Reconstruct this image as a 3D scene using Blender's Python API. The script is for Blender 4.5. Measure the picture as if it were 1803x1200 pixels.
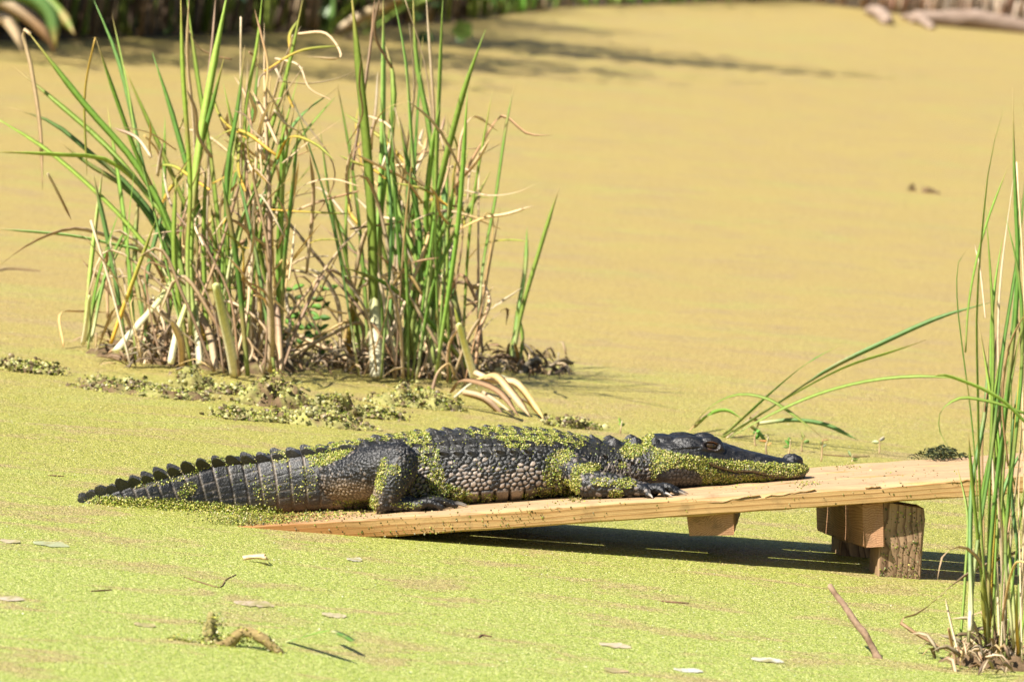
import bpy, bmesh, math, random
import numpy as np
from mathutils import Matrix, Vector

# ------------------------------------------------------------------ clear
for o in list(bpy.data.objects):
    bpy.data.objects.remove(o, do_unlink=True)
scene = bpy.context.scene
COL = scene.collection
rng = np.random.default_rng(7)
random.seed(11)

# ------------------------------------------------------------------ camera
# photograph 1803 x 1200, long lens 15 m from the animal, tilted 5.5 degrees
F = 13335.0; CX, CY = 901.5, 600.0
ROLL = math.radians(5.5); ELEV = math.radians(5.6); DIST = 15.0
_y = (930 - CY) * math.cos(ROLL) - (900 - CX) * math.sin(ROLL)
PITCH = ELEV - math.atan(_y / F)
CAM = np.array([0.0, -DIST, DIST * math.tan(ELEV)])
FW = np.array([0, math.cos(PITCH), -math.sin(PITCH)])
_r0 = np.array([1.0, 0, 0]); _u0 = np.array([0, math.sin(PITCH), math.cos(PITCH)])
RT = math.cos(ROLL) * _r0 + math.sin(ROLL) * _u0
UP = -math.sin(ROLL) * _r0 + math.cos(ROLL) * _u0
cam = bpy.data.cameras.new('camera')
cam.sensor_width = 36.0; cam.lens = 36.0 * F / 1803.0
cam.clip_start = 0.5; cam.clip_end = 400
cam.dof.use_dof = True; cam.dof.focus_distance = 14.98; cam.dof.aperture_fstop = 12.0
camo = bpy.data.objects.new('camera', cam)
m = Matrix.Identity(4)
for i in range(3):
    m[i][0] = RT[i]; m[i][1] = UP[i]; m[i][2] = -FW[i]; m[i][3] = CAM[i]
camo.matrix_world = m
COL.objects.link(camo); scene.camera = camo

# ------------------------------------------------------------------ world, sun, exposure
SUN_EL = math.radians(47); SUN_AZ = math.radians(36)      # light travels right and away from the camera
w = bpy.data.worlds.new('World'); scene.world = w; w.use_nodes = True
nt = w.node_tree; bg = nt.nodes['Background']
sky = nt.nodes.new('ShaderNodeTexSky'); sky.sky_type = 'NISHITA'; sky.sun_disc = False
sky.sun_elevation = SUN_EL
sky.sun_rotation = math.atan2(-math.cos(SUN_AZ), -math.sin(SUN_AZ))
nt.links.new(sky.outputs[0], bg.inputs[0]); bg.inputs[1].default_value = 0.05
sun = bpy.data.lights.new('sun', 'SUN'); sun.energy = 5.0; sun.angle = math.radians(0.53); sun.color = (1.0, 0.945, 0.86)
suno = bpy.data.objects.new('sun', sun); COL.objects.link(suno)
sd = Vector((math.cos(SUN_AZ) * math.cos(SUN_EL), math.sin(SUN_AZ) * math.cos(SUN_EL), -math.sin(SUN_EL)))
suno.rotation_euler = sd.to_track_quat('-Z', 'Y').to_euler(); suno.location = (-6, -8, 9)
scene.view_settings.view_transform = 'Standard'; scene.view_settings.look = 'None'
scene.view_settings.exposure = 1.22; scene.view_settings.gamma = 1.0
scene.view_settings.use_curve_mapping = False
scene.render.engine = 'CYCLES'

# ------------------------------------------------------------------ measuring helpers (pixel of the photograph -> place)
def ray(px, py): return FW * F + RT * (px - CX) - UP * (py - CY)
def G(px, py, z=0.0):
    d = ray(px, py); return CAM + d * ((z - CAM[2]) / d[2])
def onplane(px, py, q, n):
    d = ray(px, py); return CAM + d * (np.dot(q - CAM, n) / np.dot(d, n))
def AtY(px, py, Y):
    d = ray(px, py); return CAM + d * ((Y - CAM[1]) / d[1])
def project(P):
    v = P - CAM; z = v @ FW
    return CX + F * (v @ RT) / z, CY - F * (v @ UP) / z
def mpp(Y): return (Y - CAM[1]) / F          # metres per photograph pixel at depth Y

# ------------------------------------------------------------------ noise helpers
def hash01(*ints, seed=0):
    h = np.full(np.shape(ints[0]), (seed * 2654435761 + 12345) & 0xffffffff, dtype=np.uint64)
    for k, i in enumerate(ints):
        h = (h ^ (np.asarray(i).astype(np.int64).astype(np.uint64) * np.uint64([374761393, 668265263, 2246822519][k]))) & np.uint64(0xffffffff)
        h = (h * np.uint64(2654435761)) & np.uint64(0xffffffff)
        h = h ^ (h >> np.uint64(15))
        h = (h * np.uint64(2246822519)) & np.uint64(0xffffffff)
        h = h ^ (h >> np.uint64(13))
    return h.astype(np.float64) / 4294967296.0
def vnoise(P, scale, seed=0):
    P = np.asarray(P, float) * scale; i = np.floor(P).astype(np.int64); f = P - i; f = f * f * (3 - 2 * f)
    k = P.shape[1]; out = 0
    for c in range(2 ** k):
        off = [(c >> d) & 1 for d in range(k)]
        wgt = 1
        for d in range(k): wgt = wgt * (f[:, d] if off[d] else 1 - f[:, d])
        out = out + wgt * hash01(*[i[:, d] + off[d] for d in range(k)], seed=seed)
    return out
def fbm(P, scale, seed=0, oct=3):
    s = 0; a = 1; t = 0
    for o in range(oct):
        s = s + a * vnoise(P, scale * 2 ** o, seed + o * 17); t += a; a *= 0.5
    return s / t
def cells(P, jit=0.7, seed=0, stagger=True):
    """cellular pattern: F1, F2 and a random number per cell"""
    P = np.asarray(P, float); k = P.shape[1]
    i = np.floor(P).astype(np.int64)
    F1 = np.full(len(P), 9.0); F2 = F1.copy(); rid = np.zeros(len(P))
    for c in range(3 ** k):
        off = [(c // 3 ** d) % 3 - 1 for d in range(k)]
        idx = [i[:, d] + off[d] for d in range(k)]
        d2 = 0
        for d in range(k):
            cen = idx[d] + 0.5 + jit * (hash01(*idx, seed=seed + 31 * d + 5) - 0.5)
            if d == 0 and stagger and k == 2: cen = cen + 0.5 * (idx[1] & 1) - 0.25
            d2 = d2 + (P[:, d] - cen) ** 2
        dd = np.sqrt(d2); r = hash01(*idx, seed=seed + 99)
        near = dd < F1
        F2 = np.where(near, F1, np.minimum(F2, dd)); rid = np.where(near, r, rid); F1 = np.where(near, dd, F1)
    return F1, F2, rid
def sstep(a, b, x):
    t = np.clip((x - a) / (b - a), 0, 1); return t * t * (3 - 2 * t)
def mix(a, b, t):
    a = np.asarray(a, float); b = np.asarray(b, float); t = np.asarray(t)[:, None]
    return a * (1 - t) + b * t

# ------------------------------------------------------------------ object helpers
def tag(o, label=None, cat=None, group=None, kind=None):
    if label: o['label'] = label
    if cat: o['category'] = cat
    if group: o['group'] = group
    if kind: o['kind'] = kind
    return o
def empty(name, loc, label, cat, group=None, rot=None):
    o = bpy.data.objects.new(name, None); o.location = tuple(loc); o.empty_display_size = 0.05
    if rot is not None: o.rotation_euler = rot
    COL.objects.link(o); return tag(o, label, cat, group)
def mesh_obj(name, V, Fc, mat, parent=None, cols=None, smooth=True, origin=None):
    me = bpy.data.meshes.new(name)
    V = np.asarray(V, float)
    o = None
    if parent is not None and origin is None:
        origin = np.zeros(3); q = parent                      # parents are never rotated, only placed
        while q is not None: origin = origin + np.array(q.location); q = q.parent
    if origin is not None: V = V - np.asarray(origin)
    if isinstance(Fc, np.ndarray):
        k = Fc.shape[1]
        me.vertices.add(len(V)); me.vertices.foreach_set('co', V.astype(np.float32).ravel())
        me.loops.add(Fc.size); me.loops.foreach_set('vertex_index', Fc.astype(np.int32).ravel())
        me.polygons.add(len(Fc)); me.polygons.foreach_set('loop_start', np.arange(0, Fc.size, k, dtype=np.int32))
        me.update(calc_edges=True); me.validate()
    else:
        me.from_pydata([tuple(v) for v in V], [], [tuple(f) for f in Fc]); me.update()
    if cols is not None:
        at = me.color_attributes.new('Col', 'FLOAT_COLOR', 'POINT')
        c4 = np.ones((len(V), 4), np.float32); c4[:, :3] = cols
        at.data.foreach_set('color', c4.ravel())
    if smooth: me.polygons.foreach_set('use_smooth', np.ones(len(me.polygons), bool))
    if mat: me.materials.append(mat)
    o = bpy.data.objects.new(name, me); COL.objects.link(o)
    if parent is not None: o.parent = parent
    elif origin is not None: o.location = tuple(origin)
    return o

# ------------------------------------------------------------------ materials
class NT:
    def __init__(s, name):
        s.m = bpy.data.materials.new(name); s.m.use_nodes = True; s.t = s.m.node_tree
        s.b = s.t.nodes['Principled BSDF']; s.o = s.t.nodes['Material Output']
    def n(s, typ, **kw):
        x = s.t.nodes.new(typ)
        for k, v in kw.items():
            if k.startswith('i_'):
                key = k[2:]; key = int(key) if key.isdigit() else key.replace('_', ' ')
                x.inputs[key].default_value = v
            else: setattr(x, k, v)
        return x
    def l(s, a, b): s.t.links.new(a, b)
    def ramp(s, fac, stops):
        r = s.n('ShaderNodeValToRGB'); e = r.color_ramp.elements
        while len(e) < len(stops): e.new(0.5)
        for k, (p, c) in enumerate(stops): e[k].position = p; e[k].color = (*c, 1)
        if fac is not None: s.l(fac, r.inputs[0])
        return r.outputs[0]
    def math(s, op, a, b=None, c=None):
        x = s.n('ShaderNodeMath', operation=op)
        for k, v in enumerate((a, b, c)):
            if v is None: continue
            if isinstance(v, (int, float)): x.inputs[k].default_value = v
            else: s.l(v, x.inputs[k])
        return x.outputs[0]
    def mixc(s, f, a, b, mode='MIX'):
        x = s.n('ShaderNodeMix', data_type='RGBA', blend_type=mode)
        for sock, v in ((x.inputs[0], f), (x.inputs[6], a), (x.inputs[7], b)):
            if isinstance(v, (int, float)): sock.default_value = v
            elif isinstance(v, tuple): sock.default_value = (*v, 1)
            else: s.l(v, sock)
        return x.outputs[2]
    def bump(s, h, st, dist):
        x = s.n('ShaderNodeBump'); x.inputs['Strength'].default_value = st; x.inputs['Distance'].default_value = dist
        s.l(h, x.inputs['Height']); s.l(x.outputs[0], s.b.inputs['Normal']); return x
    def mapped(s, coord, scale):
        x = s.n('ShaderNodeMapping'); x.inputs['Scale'].default_value = scale; s.l(coord, x.inputs[0]); return x.outputs[0]
    def noise(s, vec, sc, det=3, rough=0.55, dist=0):
        x = s.n('ShaderNodeTexNoise'); x.inputs['Scale'].default_value = sc; x.inputs['Detail'].default_value = det
        x.inputs['Roughness'].default_value = rough; x.inputs['Distortion'].default_value = dist
        if vec is not None: s.l(vec, x.inputs[0])
        return x.outputs[0]

def mat_attr(name, rough=0.6, spec=0.3, nscale=120, namp=0.25, bump=0.3, bdist=0.001, transl=0.0):
    k = NT(name); at = k.n('ShaderNodeVertexColor', layer_name='Col')
    geo = k.n('ShaderNodeNewGeometry')
    nz = k.noise(geo.outputs['Position'], nscale, 3)
    f = k.math('MULTIPLY_ADD', nz, 2 * namp, 1 - namp)
    mul = k.n('ShaderNodeVectorMath', operation='SCALE'); k.l(at.outputs[0], mul.inputs[0]); k.l(f, mul.inputs['Scale'])
    k.l(mul.outputs[0], k.b.inputs['Base Color'])
    k.b.inputs['Roughness'].default_value = rough; k.b.inputs['Specular IOR Level'].default_value = spec
    if bump: k.bump(nz, bump, bdist)
    if transl:
        tr = k.n('ShaderNodeBsdfTranslucent'); k.l(mul.outputs[0], tr.inputs[0])
        mx = k.n('ShaderNodeMixShader'); mx.inputs[0].default_value = transl
        k.l(k.b.outputs[0], mx.inputs[1]); k.l(tr.outputs[0], mx.inputs[2]); k.l(mx.outputs[0], k.o.inputs[0])
    return k.m
M_LEAF = mat_attr('reed_leaf', 0.5, 0.35, 90, 0.3, 0.25, 0.0006, 0.28)
M_FROND = mat_attr('duckweed_frond', 0.45, 0.45, 300, 0.12, 0, 0, 0.15)
M_DEBRIS = mat_attr('debris', 0.85, 0.15, 90, 0.45, 0.9, 0.004)
M_CLAW = mat_attr('claw', 0.35, 0.5, 200, 0.2, 0.1, 0.0005)

def mat_skin():
    k = NT('alligator_skin'); at = k.n('ShaderNodeVertexColor', layer_name='Col')
    geo = k.n('ShaderNodeNewGeometry'); pos = geo.outputs['Position']
    n1 = k.noise(pos, 260, 4, 0.65); n2 = k.noise(pos, 35, 3)
    f = k.math('MULTIPLY_ADD', n1, 1.1, 0.1)
    mul = k.n('ShaderNodeVectorMath', operation='SCALE'); k.l(at.outputs[0], mul.inputs[0]); k.l(f, mul.inputs['Scale'])
    dust = k.math('MULTIPLY', k.ramp(n2, [(0.5, (0, 0, 0)), (0.75, (1, 1, 1))]), 0.05)
    c = k.mixc(dust, mul.outputs[0], (0.30, 0.26, 0.20))
    k.l(c, k.b.inputs['Base Color'])
    r = k.math('MULTIPLY_ADD', n1, 0.45, 0.17); k.l(r, k.b.inputs['Roughness'])
    k.b.inputs['Specular IOR Level'].default_value = 0.5
    k.bump(n1, 0.8, 0.0020)
    return k.m
M_SKIN = mat_skin()

def mat_water():
    k = NT('duckweed_water'); geo = k.n('ShaderNodeNewGeometry'); pos = geo.outputs['Position']
    sep = k.n('ShaderNodeSeparateXYZ'); k.l(pos, sep.inputs[0]); Y = sep.outputs[1]
    vor = k.n('ShaderNodeTexVoronoi', feature='F1'); vor.inputs['Scale'].default_value = 330; k.l(pos, vor.inputs['Vector'])
    sepc = k.n('ShaderNodeSeparateColor'); k.l(vor.outputs['Color'], sepc.inputs[0])
    big = k.noise(k.mapped(pos, (0.55, 1.1, 1)), 1.3, 5, 0.62, 0.6)
    streak = k.noise(k.mapped(pos, (0.9, 1.7, 1)), 1.1, 7, 0.68, 0.9)
    blot = k.noise(k.mapped(pos, (1, 1.5, 1)), 3.2, 7, 0.68, 0.6)
    mid = k.noise(pos, 75, 4, 0.65)
    near = k.ramp(sepc.outputs[0], [(0.0, (0.14, 0.16, 0.018)), (0.25, (0.23, 0.30, 0.042)), (0.6, (0.33, 0.395, 0.07)), (0.85, (0.46, 0.465, 0.14)), (1.0, (0.70, 0.69, 0.32))])
    gold = k.ramp(sepc.outputs[0], [(0.0, (0.10, 0.095, 0.012)), (0.3, (0.27, 0.245, 0.035)), (0.7, (0.38, 0.345, 0.06)), (1.0, (0.54, 0.47, 0.16))])
    far = k.ramp(sepc.outputs[0], [(0.0, (0.24, 0.17, 0.045)), (0.4, (0.40, 0.290, 0.082)), (0.8, (0.47, 0.355, 0.115)), (1.0, (0.54, 0.44, 0.18))])
    brown = k.ramp(sepc.outputs[0], [(0.0, (0.13, 0.085, 0.03)), (0.5, (0.38, 0.26, 0.11)), (1.0, (0.54, 0.42, 0.22))])
    # lush green close in, older golden and browned plants farther out; patchy edges
    yy = k.math('MULTIPLY_ADD', big, 3.2, Y)
    farf = k.n('ShaderNodeMapRange', interpolation_type='SMOOTHSTEP'); k.l(yy, farf.inputs[0]); farf.inputs[1].default_value = 2.2; farf.inputs[2].default_value = 7.2
    yg = k.math('MULTIPLY_ADD', streak, 1.8, Y)
    goldf = k.n('ShaderNodeMapRange', interpolation_type='SMOOTHSTEP'); k.l(yg, goldf.inputs[0]); goldf.inputs[1].default_value = -1.6; goldf.inputs[2].default_value = 2.0
    c = k.mixc(k.math('MULTIPLY', goldf.outputs[0], 0.75), near, gold)
    c = k.mixc(farf.outputs[0], c, far)
    limef = k.math('MULTIPLY', k.ramp(streak, [(0.53, (0, 0, 0)), (0.62, (1, 1, 1))]), 0.32)
    drift = k.noise(k.mapped(pos, (0.5, 0.7, 1)), 1.3, 7, 0.68, 1.2)
    far2 = k.ramp(sepc.outputs[0], [(0.0, (0.22, 0.15, 0.045)), (0.5, (0.38, 0.265, 0.085)), (1.0, (0.50, 0.38, 0.16))])
    c = k.mixc(k.math('MULTIPLY', k.ramp(drift, [(0.47, (0, 0, 0)), (0.62, (1, 1, 1))]), k.math('MULTIPLY', farf.outputs[0], 0.4)), c, far2)
    c = k.mixc(limef, c, near)
    brf = k.ramp(blot, [(0.51, (0, 0, 0)), (0.60, (1, 1, 1))])
    brf2 = k.math('MULTIPLY', brf, 0.7)
    shade = k.n('ShaderNodeMapRange'); k.l(mid, shade.inputs[0]); shade.inputs[1].default_value = .3; shade.inputs[2].default_value = .7; shade.inputs[3].default_value = .72; shade.inputs[4].default_value = 1.2
    c = k.mixc(brf2, c, brown)
    sc = k.n('ShaderNodeVectorMath', operation='SCALE'); k.l(c, sc.inputs[0]); k.l(shade.outputs[0], sc.inputs['Scale'])
    k.l(sc.outputs[0], k.b.inputs['Base Color'])
    k.b.inputs['Roughness'].default_value = 0.62; k.b.inputs['Specular IOR Level'].default_value = 0.25
    h = k.math('ADD', k.math('MULTIPLY', vor.outputs['Distance'], -1.0), k.math('MULTIPLY', sepc.outputs[1], 0.6))
    hb = k.math('ADD', h, k.math('MULTIPLY', mid, 2.6))
    k.bump(hb, 0.9, 0.003)
    return k.m
M_WATER = mat_water()

def mat_wood(name, light, dark, top=None, wet=True, freq=260, pith=(0.03, -0.11), rough=0.7, grime=0.25, wobble=0.05):
    """rings about a pith line that runs along local X; saw-cut faces show the stripes, ends show the arcs"""
    k = NT(name); tc = k.n('ShaderNodeTexCoord'); ob = tc.outputs['Object']
    sep = k.n('ShaderNodeSeparateXYZ'); k.l(ob, sep.inputs[0])
    wob = k.noise(k.mapped(ob, (2.2, 14, 14)), 1.0, 3, 0.5)
    wob2 = k.noise(k.mapped(ob, (5, 60, 60)), 1.0, 3, 0.6)
    wo = k.math('MULTIPLY_ADD', wob, wobble, -0.5 * wobble)
    dy = k.math('ADD', k.math('SUBTRACT', sep.outputs[1], pith[0]), wo)
    dz = k.math('ADD', k.math('SUBTRACT', sep.outputs[2], pith[1]), wo)
    rr = k.math('SQRT', k.math('ADD', k.math('MULTIPLY', dy, dy), k.math('MULTIPLY', dz, dz)))
    saw = k.math('FRACT', k.math('MULTIPLY_ADD', wob2, 0.5, k.math('MULTIPLY', rr, freq)))
    base = k.ramp(saw, [(0.0, light), (0.55, tuple(0.72 * a + 0.28 * b for a, b in zip(light, dark))), (0.88, dark), (1.0, light)])
    fine = k.noise(k.mapped(ob, (6, 260, 260)), 1.0, 3, 0.7)
    c = k.mixc(k.math('MULTIPLY', k.ramp(fine, [(0.45, (0, 0, 0)), (0.75, (1, 1, 1))]), 0.35), base, tuple(x * 0.55 for x in dark))
    geo = k.n('ShaderNodeNewGeometry')
    if top:
        sn = k.n('ShaderNodeSeparateXYZ'); k.l(geo.outputs['Normal'], sn.inputs[0])
        tf = k.n('ShaderNodeMapRange'); k.l(sn.outputs[2], tf.inputs[0]); tf.inputs[1].default_value = 0.55; tf.inputs[2].default_value = 0.9
        wx = k.math('MULTIPLY', tf.outputs[0], 0.75)
        c = k.mixc(wx, c, top)
    g = k.noise(ob, 22, 5, 0.7)
    c = k.mixc(k.math('MULTIPLY', k.ramp(g, [(0.52, (0, 0, 0)), (0.72, (1, 1, 1))]), grime), c, (0.10, 0.07, 0.035))
    if wet:
        sp = k.n('ShaderNodeSeparateXYZ'); k.l(geo.outputs['Position'], sp.inputs[0])
        zz = k.math('MULTIPLY_ADD', g, 0.03, sp.outputs[2])
        wf = k.n('ShaderNodeMapRange', interpolation_type='SMOOTHSTEP'); k.l(zz, wf.inputs[0]); wf.inputs[1].default_value = 0.055; wf.inputs[2].default_value = 0.012
        wf.inputs[3].default_value = 0.0; wf.inputs[4].default_value = 1.0
        c = k.mixc(k.math('MULTIPLY', wf.outputs[0], 0.8), c, (0.30, 0.13, 0.035))
        r = k.math('MULTIPLY_ADD', wf.outputs[0], -0.35, rough); k.l(r, k.b.inputs['Roughness'])
    else: k.b.inputs['Roughness'].default_value = rough
    k.l(c, k.b.inputs['Base Color']); k.b.inputs['Specular IOR Level'].default_value = 0.25
    k.bump(k.math('ADD', saw, k.math('MULTIPLY', fine, 2.0)), 0.35, 0.0012)
    return k.m
M_BOARD = mat_wood('pine_board', (0.53, 0.34, 0.14), (0.33, 0.17, 0.055), top=(0.37, 0.25, 0.150), freq=95, pith=(0.06, -0.13), grime=0.4)
M_CLEAT = mat_wood('cleat_wood', (0.42, 0.235, 0.125), (0.22, 0.10, 0.045), freq=230, pith=(0.01, -0.07), wet=False, grime=0.6)
M_POST = mat_wood('post_wood', (0.37, 0.24, 0.135), (0.105, 0.055, 0.028), freq=230, wobble=0.012, pith=(0.0, -0.16), wet=False, grime=0.75)

def mat_soil(name, a, b):
    k = NT(name); geo = k.n('ShaderNodeNewGeometry'); nz = k.noise(geo.outputs['Position'], 14, 6, 0.7)
    k.l(k.ramp(nz, [(0.3, a), (0.7, b)]), k.b.inputs['Base Color']); k.b.inputs['Roughness'].default_value = 0.95
    k.b.inputs['Specular IOR Level'].default_value = 0.1; k.bump(nz, 0.8, 0.05); return k.m
M_SOIL = mat_soil('bank_soil', (0.035, 0.025, 0.016), (0.13, 0.095, 0.055))
def mat_flat(name, col, rough=0.5, spec=0.4, bump=0.0, nscale=200, coat=0.0):
    k = NT(name); geo = k.n('ShaderNodeNewGeometry'); nz = k.noise(geo.outputs['Position'], nscale, 3)
    k.l(k.ramp(nz, [(0.3, tuple(c * 0.75 for c in col)), (0.7, tuple(min(1, c * 1.25) for c in col))]), k.b.inputs['Base Color'])
    k.b.inputs['Roughness'].default_value = rough; k.b.inputs['Specular IOR Level'].default_value = spec
    k.b.inputs['Coat Weight'].default_value = coat
    if bump: k.bump(nz, bump, 0.001)
    return k.m
M_EYE = mat_flat('eyeball', (0.030, 0.017, 0.007), 0.22, 0.4, 0, 300, 0.15)
M_PUPIL = mat_flat('pupil', (0.006, 0.005, 0.004), 0.15, 0.5)
M_LID = mat_flat('eyelid_skin', (0.11, 0.046, 0.022), 0.6, 0.3, 0.3)

# ------------------------------------------------------------------ frond heaps (tiny lens shaped leaves)
FPAL = np.array([[0.33, 0.37, 0.045], [0.43, 0.41, 0.075], [0.54, 0.47, 0.13], [0.21, 0.29, 0.03], [0.50, 0.42, 0.19], [0.11, 0.16, 0.02], [0.62, 0.58, 0.30]])
FPRB = np.array([0.24, 0.22, 0.13, 0.16, 0.1, 0.11, 0.04])
def frond_mesh(name, P, N, rad, cols, parent=None, sides=6, dome=0.35):
    k = len(P)
    ref = np.where(np.abs(N[:, 2:3]) < 0.9, np.array([[0, 0, 1.0]]), np.array([[1.0, 0, 0]]))
    T = np.cross(N, ref); T /= np.linalg.norm(T, axis=1, keepdims=True) + 1e-9; B = np.cross(N, T)
    a0 = rng.random(k) * 6.283; el = 0.65 + 0.35 * rng.random(k)
    V = np.zeros((k, sides + 1, 3))
    for s in range(sides):
        an = a0 + 6.28318 * s / sides
        ca = np.cos(6.28318 * s / sides); sa = np.sin(6.28318 * s / sides)
        c, d = np.cos(a0), np.sin(a0)
        xx = (ca * c - sa * el * d) * rad; yy = (ca * d + sa * el * c) * rad
        V[:, s] = P + T * xx[:, None] + B * yy[:, None]
    V[:, sides] = P + N * (rad * dome)[:, None]
    base = (np.arange(k) * (sides + 1))[:, None]
    Fc = np.concatenate([np.stack([base[:, 0] + s, base[:, 0] + (s + 1) % sides, base[:, 0] + sides], 1) for s in range(sides)])
    C = np.repeat(cols, sides + 1, axis=0)
    return mesh_obj(name, V.reshape(-1, 3), Fc, M_FROND, parent, C, smooth=False)
def frond_cols(k, green=0.0):
    idx = rng.choice(len(FPAL), k, p=FPRB); c = FPAL[idx] * (0.8 + 0.4 * rng.random((k, 1)))
    return np.clip(c, 0, 0.8)
def tilted(k, amt, base=(0, 0, 1)):
    n = np.array(base) + rng.normal(0, amt, (k, 3)); return n / np.linalg.norm(n, axis=1, keepdims=True)

# ================================================================== SETTING
# pond: one sheet to the horizon, finer near the camera
xs = np.concatenate([[-120, -60, -25, -10], np.linspace(-4, 4, 9), [10, 25, 60, 120]])
ys = np.concatenate([[-30, -15, -8], np.linspace(-5, 6, 12), [10, 16, 24, 35, 60, 120, 200]])
gx, gy = np.meshgrid(xs, ys); V = np.stack([gx.ravel(), gy.ravel(), np.zeros(gx.size)], 1)
nx = len(xs); Fc = np.array([[j * nx + i, j * nx + i + 1, (j + 1) * nx + i + 1, (j + 1) * nx + i] for j in range(len(ys) - 1) for i in range(nx - 1)])
tag(mesh_obj('pond_water', V, Fc, M_WATER), 'pond surface covered with a mat of yellow green duckweed', 'water', kind='structure')

# far bank that curves round the pond
BANK = np.array([[-14, 9.5], [-6, 15.5], [-3.6, 19.2], [-2.55, 21.6], [-1.9, 24.2], [-1.1, 27.4], [-0.38, 32.0], [0.15, 36.3], [0.75, 38.8], [1.25, 41.2], [1.9, 44.2], [2.5, 43.4], [3.2, 42.1], [4.6, 39.5], [9, 35.0], [20, 27]], float)
def bank_pt(t):
    d = np.r_[0, np.cumsum(np.linalg.norm(np.diff(BANK, axis=0), axis=1))]
    s = np.clip(t, 0, 1) * d[-1]
    return np.stack([np.interp(s, d, BANK[:, 0]), np.interp(s, d, BANK[:, 1])], -1)
tt = np.linspace(0, 1, 160); bp = bank_pt(tt); tg = np.gradient(bp, axis=0); nrm = np.stack([-tg[:, 1], tg[:, 0]], 1); nrm /= np.linalg.norm(nrm, axis=1, keepdims=True)
offs = [-0.25, 0.0, 0.2, 0.6, 1.4, 3, 7, 16]; zz = [-0.06, 0.0, 0.06, 0.16, 0.32, 0.55, 0.9, 1.2]
V = []; 
for o_, z_ in zip(offs, zz):
    p = bp + nrm * o_; h = z_ + (0.12 if o_ > 0.1 else 0.02) * (fbm(p, 1.7, 3) - 0.5) * min(1, 0.3 + abs(o_))
    V.append(np.c_[p, h])
V = np.concatenate(V); nb = len(tt)
Fc = np.array([[j * nb + i, j * nb + i + 1, (j + 1) * nb + i + 1, (j + 1) * nb + i] for j in range(len(offs) - 1) for i in range(nb - 1)])
tag(mesh_obj('far_bank', V, Fc, M_SOIL), 'dark muddy bank on the far side of the pond', 'bank', kind='structure')

# ================================================================== WOODEN RAMP
PSI = math.radians(9.6); PHI = math.radians(8.4); TH = 0.038
P0 = G(660, 946)
RU = np.array([math.cos(PHI) * math.cos(PSI), math.cos(PHI) * math.sin(PSI), math.sin(PHI)])
RV = np.array([-math.sin(PSI), math.cos(PSI), -0.04]); RV -= RU * (RU @ RV); RV /= np.linalg.norm(RV)
RN = np.cross(RU, RV); RTOP = P0 + RN * TH
def plank_z(x, y): return RTOP[2] - (RN[0] * (x - RTOP[0]) + RN[1] * (y - RTOP[1])) / RN[2]
ramp = empty('wooden_ramp', (P0[0] + 0.9, P0[1] + 0.4, 0), 'sloping pine board ramp that rises out of the duckweed on short posts', 'ramp')
def placed(name, V, Fc, mat, parent, ux, uy, uz, org, smooth=False):
    me = bpy.data.meshes.new(name); me.from_pydata([tuple(x) for x in V], [], [tuple(f) for f in Fc]); me.update()
    if smooth: me.polygons.foreach_set('use_smooth', np.ones(len(me.polygons), bool))
    me.materials.append(mat); o = bpy.data.objects.new(name, me); COL.objects.link(o)
    o.parent = parent; pl = np.zeros(3); q = parent
    while q is not None: pl = pl + np.array(q.location); q = q.parent
    mm = Matrix.Identity(4)
    for i in range(3):
        mm[i][0] = ux[i]; mm[i][1] = uy[i]; mm[i][2] = uz[i]; mm[i][3] = org[i] - pl[i]
    o.matrix_local = mm; return o
def beam_mesh(L, W, Hh, seg, bev=0.004, rough=0.0012, seed=0, wane=None, ragged=0.0):
    """sawn timber along X: bevelled section, slightly uneven; wane(x) rounds off the top front edge"""
    V = []; rs = np.random.default_rng(seed)
    xs = np.linspace(0, L, seg + 1)
    for i, x in enumerate(xs):
        b1 = bev; wv = bev + (wane(x) if wane else 0)
        sec = [(bev, 0), (W - bev, 0), (W, bev), (W, Hh - bev), (W - bev, Hh), (wv * 1.2, Hh), (wv * 0.45, Hh - wv * 0.3), (0, Hh - wv * 0.75), (0, bev)]
        for (y, z) in sec:
            n = rs.normal(0, rough, 2)
            xx = x + (rs.normal(0, ragged) if i in (0, seg) else 0)
            V.append((xx, y + n[0], z + n[1]))
    k = 9; Fc = [tuple(range(k))[::-1], tuple(seg * k + j for j in range(k))]
    for i in range(seg):
        for j in range(k):
            Fc.append((i * k + j, i * k + (j + 1) % k, (i + 1) * k + (j + 1) % k, (i + 1) * k + j))
    Fc[0] = tuple(range(k))[::-1]
    return V, Fc
BW, GAP = 0.162, 0.021
S0, S1 = -0.42, 1.95
def wane0(x):
    s = x + S0
    return 0.006 * (0.5 + 0.5 * math.sin(s * 7.0)) + 0.014 * math.exp(-((s - 0.72) / 0.16) ** 2) + 0.006 * math.exp(-((s - 0.98) / 0.07) ** 2)
for i in range(3):
    V, Fc = beam_mesh(S1 - S0 + 0.03 * i, BW, TH, 60, 0.003, 0.0006, 20 + i, wane0 if i == 0 else None, 0.002)
    o = placed('board', V, Fc, M_BOARD, ramp, RU, RV, RN, P0 + RU * S0 + RV * (i * (BW + GAP)) - RN * 0.0)
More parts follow.
